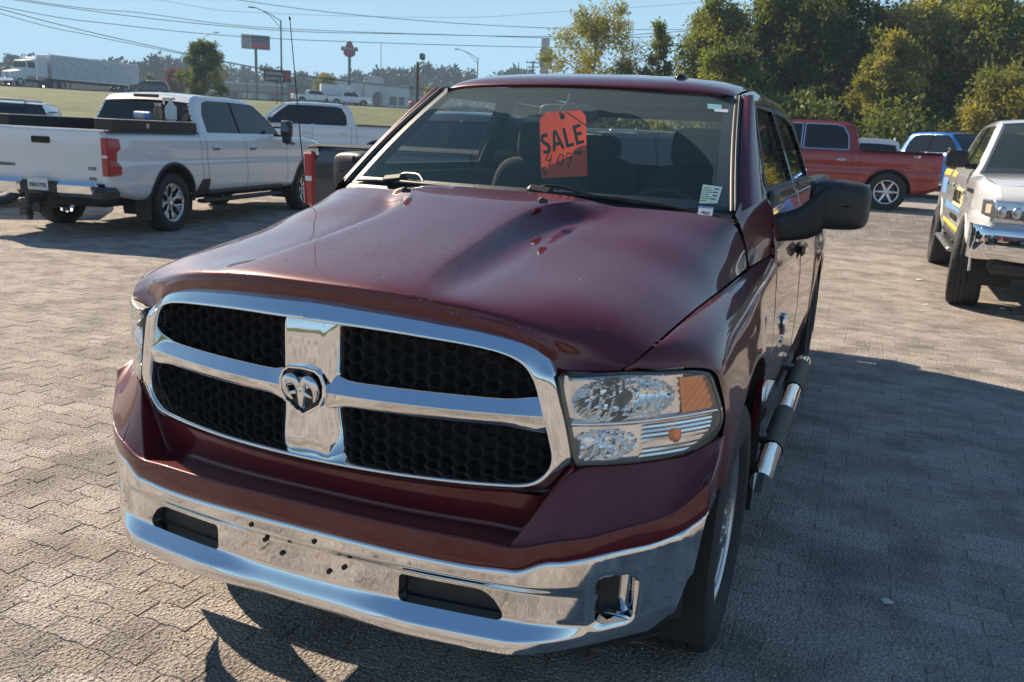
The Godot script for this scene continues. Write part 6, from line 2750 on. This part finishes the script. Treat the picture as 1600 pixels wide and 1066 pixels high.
func far_vehicles() -> void:
	var q := Vector2(-ALONG.y, ALONG.x)
	var fwd := atan2(-q.x, -q.y)
	for v in [["dark", -87.2, -83.6, "dark sport utility driving on the highway behind the box trailer's tail", 1.0], ["white", -80.4, -93.4, "small white sport utility on the highway above the white truck's cab roof", -1.0], ["maroon", -60.2, -107.2, "dark red sport utility on the highway nearest the maroon truck's windshield", 1.0]]:
		var m: Material = M.navy_paint if v[0] == "dark" else M.white_paint if v[0] == "white" else M.red_paint
		var c := suv({name = "road_car", label = v[3], category = "car", group = "cars on the highway", at = on_ground(v[1], v[2], .06), turn = fwd if v[4] > 0 else fwd + PI, length = 4.7, width = .95, hood = 1.02, belt = 1.08, roof = 1.66, cowl = 1.0, pillar = 2.1, low = .30,
			wheels = [-.9, -3.65], radius = .36, rim = "star", spokes = 5, paint = m, res = .12})
		for s in [1.0, -1.0]:
			box_part(c, "tail_light", V(s * .78, .98, -4.68), V(.16, .25, .12), M.red_lens, .03)
			box_part(c, "headlight", V(s * .72, .78, -.02), V(.26, .14, .16), M.lamp_face, .04)
	for v in [[-70.9, -104.6, "white pickup in the dealership yard under the yellow tree", .15], [-66.0, -106.4, "white pickup parked beside the box van in the dealership yard", -.1]]:
		var c := pickup({name = "yard_pickup", label = v[2], category = "pickup truck", group = "pickups in the dealership yard", at = on_ground(v[0], v[1], .02), turn = fwd + PI + v[3], length = 5.8, width = 1.0, hood = 1.15, belt = 1.24, roof = 1.86, cowl = 1.25, cab = 3.9, pillar = 2.7, rail = 1.26, low = .38,
			wheels = [-.93, -4.6], radius = .40, rim = "star", spokes = 5, paint = M.white_paint, res = .12})
		pickup_front(c, 1.15, .42, M.dark_metal, M.chrome, 1.0)
	# white box van
	var p := on_ground(-68.3, -108.2)
	var o := thing("box_van", "white box van parked in front of the pale dealership", "van", p, fwd + PI)
	var g := Geo.new()
	g.box(V(0, 1.75, -3.9), V(2.2, 2.2, 4.2), .06)
	put("box", g, mat(lin(.6, .62, .64), .5), o)
	g = Geo.new()
	g.slab([V(-.98, .55, -1.8), V(-.98, .55, 0), V(-.98, 1.15, 0), V(-.98, 1.35, -.6), V(-.98, 2.15, -1.1), V(-.98, 2.2, -1.8)], V(1.96, 0, 0))
	put("cab", g, M.white_paint, o)
	for s in [1.0, -1.0]:
		g = Geo.new()
		g.slab([V(s * .985, 1.4, -1.6), V(s * .985, 1.4, -.75), V(s * .985, 2.05, -1.1), V(s * .985, 2.05, -1.6)], V(s * .01, 0, 0))
		put("window", g, M.dark_glass, o)
		for z in [-.8, -4.8]:
			wheel(o, V(s * .9, .38, z), s, .38, .25, .22, 5, "star", M.alloy)

func buildings() -> void:
	var pale := mat(lin(.52, .53, .54), .8)
	var grey := mat(lin(.26, .27, .28), .8)
	var brown := mat(lin(.34, .22, .15), .85)
	var metal := mat(lin(.36, .40, .44), .5, .3)
	var dark := mat(lin(.07, .075, .08), .7)
	var red := mat(lin(.36, .05, .045), .7)
	var win: Material = M.dark_glass
	# brown hall with two arched roofs
	var p := on_ground(-179.0, -155.8)
	var o := thing("arched_building", "brown building with two arched roofs behind the box trailer", "building", p, facing(p))
	for k in [[-4.0, 5.9, 7.2], [4.2, 6.2, 7.6]]:
		var g := Geo.new()
		g.box(V(k[0], 2.0, 0), V(k[1] * 1.36, 6.4, 9), .05)
		put("wall", g, brown, o)
		g = Geo.new()
		var front := []
		for i in 15:
			var a := lerpf(PI * .18, PI * .82, i / 14.0)
			front.append(V(k[0] - cos(a) * k[1] * .83, k[2] - k[1] * .80 + sin(a) * k[1] * .80 - .4, 4.4))
		front.append(V(k[0] + k[1] * .67, 4.6, 4.4))
		front.push_front(V(k[0] - k[1] * .67, 4.6, 4.4))
		g.slab(front, V(0, 0, -8.8))
		put("gable", g, brown, o)
		g = Geo.new()
		var rows := []
		for i in 15:
			var a := lerpf(PI * .15, PI * .85, i / 14.0)
			var c := V(k[0] - cos(a) * k[1] * .86, k[2] - k[1] * .80 + sin(a) * k[1] * .84 - .4, 0)
			rows.append([c + V(0, -.3, 5.2), c + V(0, 0, 5.2), c + V(0, 0, -5), c + V(0, -.3, -5)])
		g.grid(rows)
		put("roof", g, metal, o)
	for k in 3:
		var g := Geo.new()
		g.box(V(10.0 + k * 2.6, 1.2, 2), V(2.2, 4.6 - k * .6, 5), .05)
		put("annex", g, pale if k == 1 else grey, o)
	# long store with a red stripe
	p = on_ground(-134.0, -166.5)
	o = thing("long_store", "long low pale store with a red stripe behind the SIDING SUPPLY sign", "building", p, facing(p))
	var g := Geo.new()
	g.box(V(0, 1.4, 0), V(34, 4.2, 12), .05)
	put("wall", g, grey, o)
	g = Geo.new()
	g.box(V(4, 2.0, 6.05), V(22, .35, .2), .03)
	put("red_stripe", g, red, o)
	for k in 7:
		g = Geo.new()
		g.box(V(-5 + k * 3.0, .85, 6.02), V(2.0, 1.6, .08), .02)
		put("window", g, mat(lin(.42, .44, .45), .4) if k % 3 else win, o)
	g = Geo.new()
	g.box(V(0, 3.7, 0), V(34.4, .4, 12.4), .05)
	put("roof_edge", g, pale, o)
	# dark block with a red sign
	p = on_ground(-121.5, -165.8)
	o = thing("dark_store", "dark grey block with a red sign panel beside the yellow tree", "building", p, facing(p))
	g = Geo.new()
	g.box(V(0, 1.7, 0), V(5.2, 4.8, 6), .05)
	put("wall", g, dark, o)
	g = Geo.new()
	g.box(V(-1.1, 2.2, 3.05), V(2.2, 1.1, .1), .03)
	put("sign_panel", g, red, o)
	# pale dealership with an arched doorway
	p = on_ground(-101.0, -164.0)
	o = thing("dealership", "pale two-part dealership with an arched doorway beyond the highway", "building", p, facing(p))
	var f := func(x: float, y: float) -> float:
		var top := 5.3
		if x > -2.0 and x < 2.2:
			top = 6.7 - .9 * absf(x - .1) * .4
		elif x > 2.2:
			top = 4.9
		elif x < -9.0:
			top = 4.2
		var d := minf(minf(top - y, y + 1.0), minf(x + 12.5, 7.6 - x))
		var door := -minf(minf(1.0 - absf(x - .9), y + 2.0), 2.4 - y) if y < 2.4 else Vector2(x - .9, y - 2.4).length() - 1.0
		d = minf(d, door)
		for w in [[-7.4, 1.4, 1.5, 1.2], [-10.6, 1.2, .9, .9], [4.2, 1.6, .8, .9], [6.0, 1.6, .6, .9]]:
			d = minf(d, -inbox(x, y, w[0], w[1], w[2], w[3], .02))
		return d
	var s := func(x: float, y: float, d: float) -> Vector3:
		return V(x, y, (1.0 if x > -2.0 and x < 2.2 else 0.0) + 3.0)
	put("front_wall", panel(-12.6, 7.7, 90, -1.0, 6.9, 36, f, s, V(0, 0, -.4)), pale, o)
	g = Geo.new()
	g.box(V(-2.5, 1.5, -2.6), V(19.6, 4.8, 10.4), .05)
	put("wall", g, pale, o)
	for w in [[-7.4, 1.4, 3.2, 2.6], [-10.6, 1.2, 2.0, 2.0], [.9, 1.6, 2.2, 3.6], [4.2, 1.6, 1.8, 2.0], [6.0, 1.6, 1.4, 2.0]]:
		g = Geo.new()
		g.box(V(w[0], w[1], 2.68), V(w[2], w[3], .08), .02)
		put("window", g, win, o)
	g = Geo.new()
	g.box(V(9.6, 2.5, 2.4), V(4.2, .3, 4.0), .05)
	for k in [7.9, 11.4]:
		g.box(V(k, .9, 4.0), V(.25, 3.0, .25), .03)
	put("canopy", g, metal, o)
	# pale tower block behind the first tree
	p = on_ground(-14.6, -41.5)
	o = thing("pale_tower", "pale grey billboard tower mostly hidden by the yellow green tree", "tower", p, facing(p))
	g = Geo.new()
	g.box(V(-.55, 2.6, 0), V(.42, 6.6, .4), .03)
	put("shaft", g, pale, o)
	g = Geo.new()
	g.box(V(-.50, 4.95, .03), V(.62, .9, .5), .04)
	put("board", g, metal, o)
# ---------------------------------------------------------------- trees
var sprigs := []

func sprig_mesh(k: int) -> ArrayMesh:
	var r := RandomNumberGenerator.new()
	r.seed = 40 + k
	var g := Geo.new()
	for i in 7:
		var d := V(r.randf_range(-1, 1), r.randf_range(-.7, .8), r.randf_range(-1, 1)).normalized()
		var at := d * r.randf_range(.05, .5)
		var side := d.cross(V(r.randf_range(-1, 1), r.randf_range(-1, 1), r.randf_range(-1, 1))).normalized()
		var up := side.cross(d)
		var l := r.randf_range(.24, .38)
		var w := l * .30
		var mid := at + d * l * .5
		g.quad(at, mid + side * w + up * .03, at + d * l, mid - up * .02)
		g.quad(at, mid - up * .02, at + d * l, mid - side * w + up * .03)
	return g.mesh()

func leaf_mat(c: Color) -> StandardMaterial3D:
	var m := mat(Color.WHITE, .55)
	m.vertex_color_use_as_albedo = true
	m.backlight_enabled = true
	m.backlight = c
	return m

# clumps: [[centre, radius], ...] in the tree's own axes; returns one crown
func crown(parent: Node3D, called: String, clumps: Array, per: int, size: float, tones: Array, r: RandomNumberGenerator, m: Material) -> MultiMeshInstance3D:
	if sprigs.is_empty():
		for k in 3:
			sprigs.append(sprig_mesh(k))
	var mm := MultiMesh.new()
	mm.transform_format = MultiMesh.TRANSFORM_3D
	mm.use_colors = true
	mm.mesh = sprigs[r.randi() % 3]
	mm.instance_count = clumps.size() * per
	var i := 0
	for c in clumps:
		var tone: Color = tones[r.randi() % tones.size()]
		for k in per:
			var d := V(r.randfn(), r.randfn() * .85, r.randfn())
			d = d.normalized() * pow(r.randf(), .45) if d.length() > .01 else V(0, 0, 0)
			var p: Vector3 = c[0] + d * c[1] * V(1.0, .78, 1.0)
			var s := size * r.randf_range(.65, 1.35)
			mm.set_instance_transform(i, Transform3D(Basis.from_euler(V(r.randf() * TAU, r.randf() * TAU, r.randf() * TAU)).scaled(V(s, s, s)), p))
			var t := tone.lerp(tones[r.randi() % tones.size()], r.randf() * .5)
			var b := r.randf_range(.75, 1.25)
			mm.set_instance_color(i, Color(t.r * b, t.g * b, t.b * b))
			i += 1
	var o := MultiMeshInstance3D.new()
	o.name = called
	o.multimesh = mm
	o.material_override = m
	if parent:
		parent.add_child(o)
	return o

func tree(label: String, at: Vector3, h: float, w: float, o: Dictionary) -> Node3D:
	var r := RandomNumberGenerator.new()
	r.seed = int(o.seed)
	var t := thing(o.get("name", "tree"), label, "tree", at, 0.0, o.get("group", "trees at the edge of the lot"))
	var lean: Vector3 = o.get("lean", V(0, 0, 0))
	var base: float = o.get("bare", .25)
	var trunk_r: float = h * o.get("girth", .014)
	var g := Geo.new()
	var pts := []
	var rad := []
	for i in 9:
		var u := i / 8.0
		pts.append(V(lean.x * u * h + sin(u * 5.0 + o.seed) * .012 * h, u * h * .93 - (.3 if i == 0 else 0.0), lean.z * u * h + cos(u * 4.0 + o.seed) * .012 * h))
		rad.append(trunk_r * lerpf(1.15, .12, pow(u, .8)))
	g.tube(pts, rad, 8)
	put("trunk", g, o.get("bark", M.bark), t)
	var clumps := []
	var n: int = int(o.get("clumps", 16) * 1.5)
	for i in n:
		var u := lerpf(base, 1.0, (i + .5) / n)
		var prof := tab(o.get("shape", [[0, .55], [.3, 1.0], [.65, .85], [.9, .45], [1, .2]]), (u - base) / (1.0 - base))
		var a := i * 2.4 + r.randf_range(-.5, .5)
		var out := w * .5 * prof * r.randf_range(.35, .82)
		var c := V(lean.x * u * h + cos(a) * out, u * h * .95, lean.z * u * h + sin(a) * out)
		clumps.append([c, w * .5 * r.randf_range(.16, .34) * (.5 + .6 * prof)])
		var k := clampi(int(u * 8.0) - 1, 0, 7)
		g = Geo.new()
		var st: Vector3 = pts[k]
		var mid := st.lerp(c, .5) + V(0, .08 * h * r.randf_range(-.2, .6), 0)
		g.tube(smooth([st, mid, c], 3), [rad[k] * .55, rad[k] * .5, rad[k] * .45, rad[k] * .38, rad[k] * .3, rad[k] * .22, rad[k] * .12], 5)
		put("limb", g, o.get("bark", M.bark), t)
		if r.randf() < .8:
			var c2: Vector3 = c + V(r.randf_range(-1, 1), r.randf_range(-.3, .5), r.randf_range(-1, 1)) * w * .17
			clumps.append([c2, w * .5 * r.randf_range(.10, .2)])
	var cr := crown(t, "crown", clumps, int(o.get("per", 150) * .42), o.get("leaf", .55), o.tones, r, o.get("leaf_mat", M.leaf))
	cr.set_meta("kind", "stuff")
	return t

func trees() -> void:
	M.bark = mat(lin(.10, .085, .07), .95)
	M.pale_bark = mat(lin(.30, .28, .25), .9)
	M.leaf = leaf_mat(lin(1.0, 1.0, .36))
	M.needle = leaf_mat(lin(.2, .25, .1))
	var yellow := [Color(0.345, 0.302, 0.057), Color(0.245, 0.245, 0.052), Color(0.402, 0.331, 0.064), Color(0.159, 0.179, 0.043)]
	var green := [Color(0.166, 0.215, 0.058), Color(0.215, 0.254, 0.066), Color(0.127, 0.166, 0.051), Color(0.293, 0.293, 0.078)]
	var dark := [Color(0.070, 0.099, 0.035), Color(0.091, 0.124, 0.042), Color(0.053, 0.077, 0.030)]
	var olive := [Color(0.365, 0.342, 0.135), Color(0.293, 0.293, 0.111), Color(0.463, 0.402, 0.159), Color(0.244, 0.244, 0.103)]
	var P := func(x: float, z: float) -> Vector3:
		return on_ground(x, z)
	tree("airy yellow green tree with sky showing through its crown above the maroon truck's roof", P.call(-12.7, -42.2), 7.7, 7.2, {seed = 3, clumps = 26, per = 85, tones = yellow, bare = .2, leaf = .42})
	tree("slender sparse tree between the airy yellow green tree and the broad green one", P.call(-9.6, -43.0), 7.2, 1.9, {seed = 9, clumps = 14, per = 70, tones = green, bare = .15, leaf = .42, shape = [[0, .8], [.5, 1.0], [1, .3]]})
	tree("broad green tree touched with yellow, left of the tall dark trees", P.call(-7.0, -44.0), 8.2, 7.2, {seed = 14, clumps = 24, per = 170, tones = green + yellow, bare = .12})
	tree("tall dark green tree rising out of the picture over the maroon truck's cab corner", P.call(-3.9, -42.5), 8.8, 6.0, {seed = 21, clumps = 26, per = 190, tones = dark + green, bare = .1})
	tree("tallest darkest tree above the red pickup's cab", P.call(-1.3, -41.5), 9.3, 6.6, {seed = 28, clumps = 28, per = 190, tones = dark, bare = .1})
	tree("dark green tree filling the gap behind the two tall dark ones", P.call(-2.2, -48.0), 8.6, 8.5, {seed = 33, clumps = 22, per = 170, tones = dark, bare = .1})
	tree("rounded olive tree with thin outer twigs right of the tallest dark tree", P.call(1.9, -42.5), 7.9, 6.8, {seed = 37, clumps = 26, per = 165, tones = olive, bare = .15})
	tree("pale-trunked tree leaning right in front of the woods", P.call(.55, -38.0), 6.2, 3.8, {seed = 44, clumps = 14, per = 110, tones = yellow + olive, bare = .45, lean = V(.14, 0, .02), bark = M.pale_bark, girth = .016, leaf = .45})
	tree("wide olive green tree behind the lettered work truck's roof", P.call(4.9, -43.0), 8.4, 7.4, {seed = 51, clumps = 28, per = 165, tones = olive + green, bare = .15})
	tree("olive brown tree at the right end of the woods", P.call(8.4, -42.0), 8.0, 7.0, {seed = 58, clumps = 26, per = 160, tones = olive, bare = .12})
	tree("green tree beyond the right end of the woods", P.call(12.2, -43.0), 8.2, 7.2, {seed = 62, clumps = 22, per = 150, tones = olive + green, bare = .12})
	tree("broad hazy olive tree standing behind the rounded olive one", P.call(3.6, -50.0), 9.4, 8.5, {seed = 47, clumps = 26, per = 160, tones = olive + dark, bare = .1})
	tree("broad hazy green tree filling the woods behind the lettered truck", P.call(9.5, -50.5), 9.2, 8.5, {seed = 48, clumps = 26, per = 160, tones = green + olive, bare = .1})
	tree("low dark tree directly behind the red pickup's cab", P.call(-4.6, -36.5), 5.2, 4.8, {seed = 66, clumps = 20, per = 150, tones = dark + green, bare = .05})
	tree("low yellowish tree over the bright blue pickup", P.call(5.2, -35.5), 4.6, 4.6, {seed = 71, clumps = 18, per = 130, tones = yellow + olive, bare = .1, leaf = .45})
	# thicket under and behind the trees
	var r := RandomNumberGenerator.new()
	r.seed = 77
	var clumps := []
	for i in 150:
		var x := r.randf_range(-13, 22)
		var z := r.randf_range(-47, -35)
		clumps.append([V(x, ground_y(x, z) + r.randf_range(.2, 2.6), z), r.randf_range(.7, 1.5)])
	for i in 90:
		var x := r.randf_range(-8, 24)
		var z := r.randf_range(-56, -49)
		clumps.append([V(x, ground_y(x, z) + r.randf_range(.2, 4.5), z), r.randf_range(1.2, 2.2)])
	var un := crown(null, "undergrowth", clumps, 150, .62, dark + olive + green, r, M.leaf)
	add_child(un)
	tag(un, "tangled dark undergrowth between and behind the trees", "", "", "stuff")
	# single trees along the road
	tree("leafy green tree at the sky's left edge beside the truck tractor", P.call(-61.2, -43.0), 4.3, 3.9, {seed = 81, clumps = 22, per = 130, tones = green + dark, bare = .05, leaf = .42, group = "single trees by the highway"})
	tree("round green tree on the bank above the white truck's cab roof", P.call(-48.85, -54.2), 5.35, 4.1, {seed = 86, clumps = 26, per = 120, tones = green + dark, bare = .15, leaf = .40, shape = [[0, .75], [.35, 1.0], [.7, .8], [1, .25]], group = "single trees by the highway"})
	tree("small orange autumn tree left of the round green tree", P.call(-102.0, -107.2), 4.2, 4.0, {seed = 91, clumps = 14, per = 80, tones = [Color(.20, .055, .03), Color(.16, .05, .03)], bare = .1, leaf = .6, group = "single trees by the highway"})
	tree("small pale green tree beside the orange autumn tree", P.call(-104.6, -104.6), 2.9, 2.6, {seed = 92, clumps = 10, per = 70, tones = [Color(.11, .12, .04)], bare = .1, leaf = .6, group = "single trees by the highway"})
	tree("yellow leaved tree in front of the dark block with the red sign", P.call(-84.0, -121.8), 5.0, 5.0, {seed = 96, clumps = 16, per = 90, tones = yellow, bare = .25, leaf = .55, group = "single trees by the highway"})
	tree("small yellow tree at the right end of the dealership", P.call(-69.4, -130.5), 3.8, 3.2, {seed = 99, clumps = 12, per = 80, tones = yellow, bare = .2, leaf = .55, group = "single trees by the highway"})
	# wooded ridge far away
	clumps = []
	for i in 420:
		var a := deg_to_rad(r.randf_range(2.0, 64.0))
		var d := r.randf_range(300, 460)
		var x := EYE.x - sin(a) * d
		var z := EYE.z - cos(a) * d
		var hh := r.randf_range(3.0, 7.0) + 2.5 * sin(a * 23.0) * sin(a * 7.0) + lerpf(11.0, 3.0, clampf((rad_to_deg(a) - 25.0) / 25.0, 0.0, 1.0))
		var y := ground_y(x, z)
		for k in 3:
			clumps.append([V(x + r.randf_range(-3, 3), y + hh * (k + .4) / 3.0, z + r.randf_range(-3, 3)), lerpf(4.2, 1.8, k / 2.0)])
	var ridge := crown(null, "treeline", clumps, 34, 3.4, [Color(.045, .06, .035), Color(.03, .045, .03), Color(.06, .07, .035)], r, M.needle)
	add_child(ridge)
	tag(ridge, "hazy wooded ridge behind the buildings", "", "", "stuff")
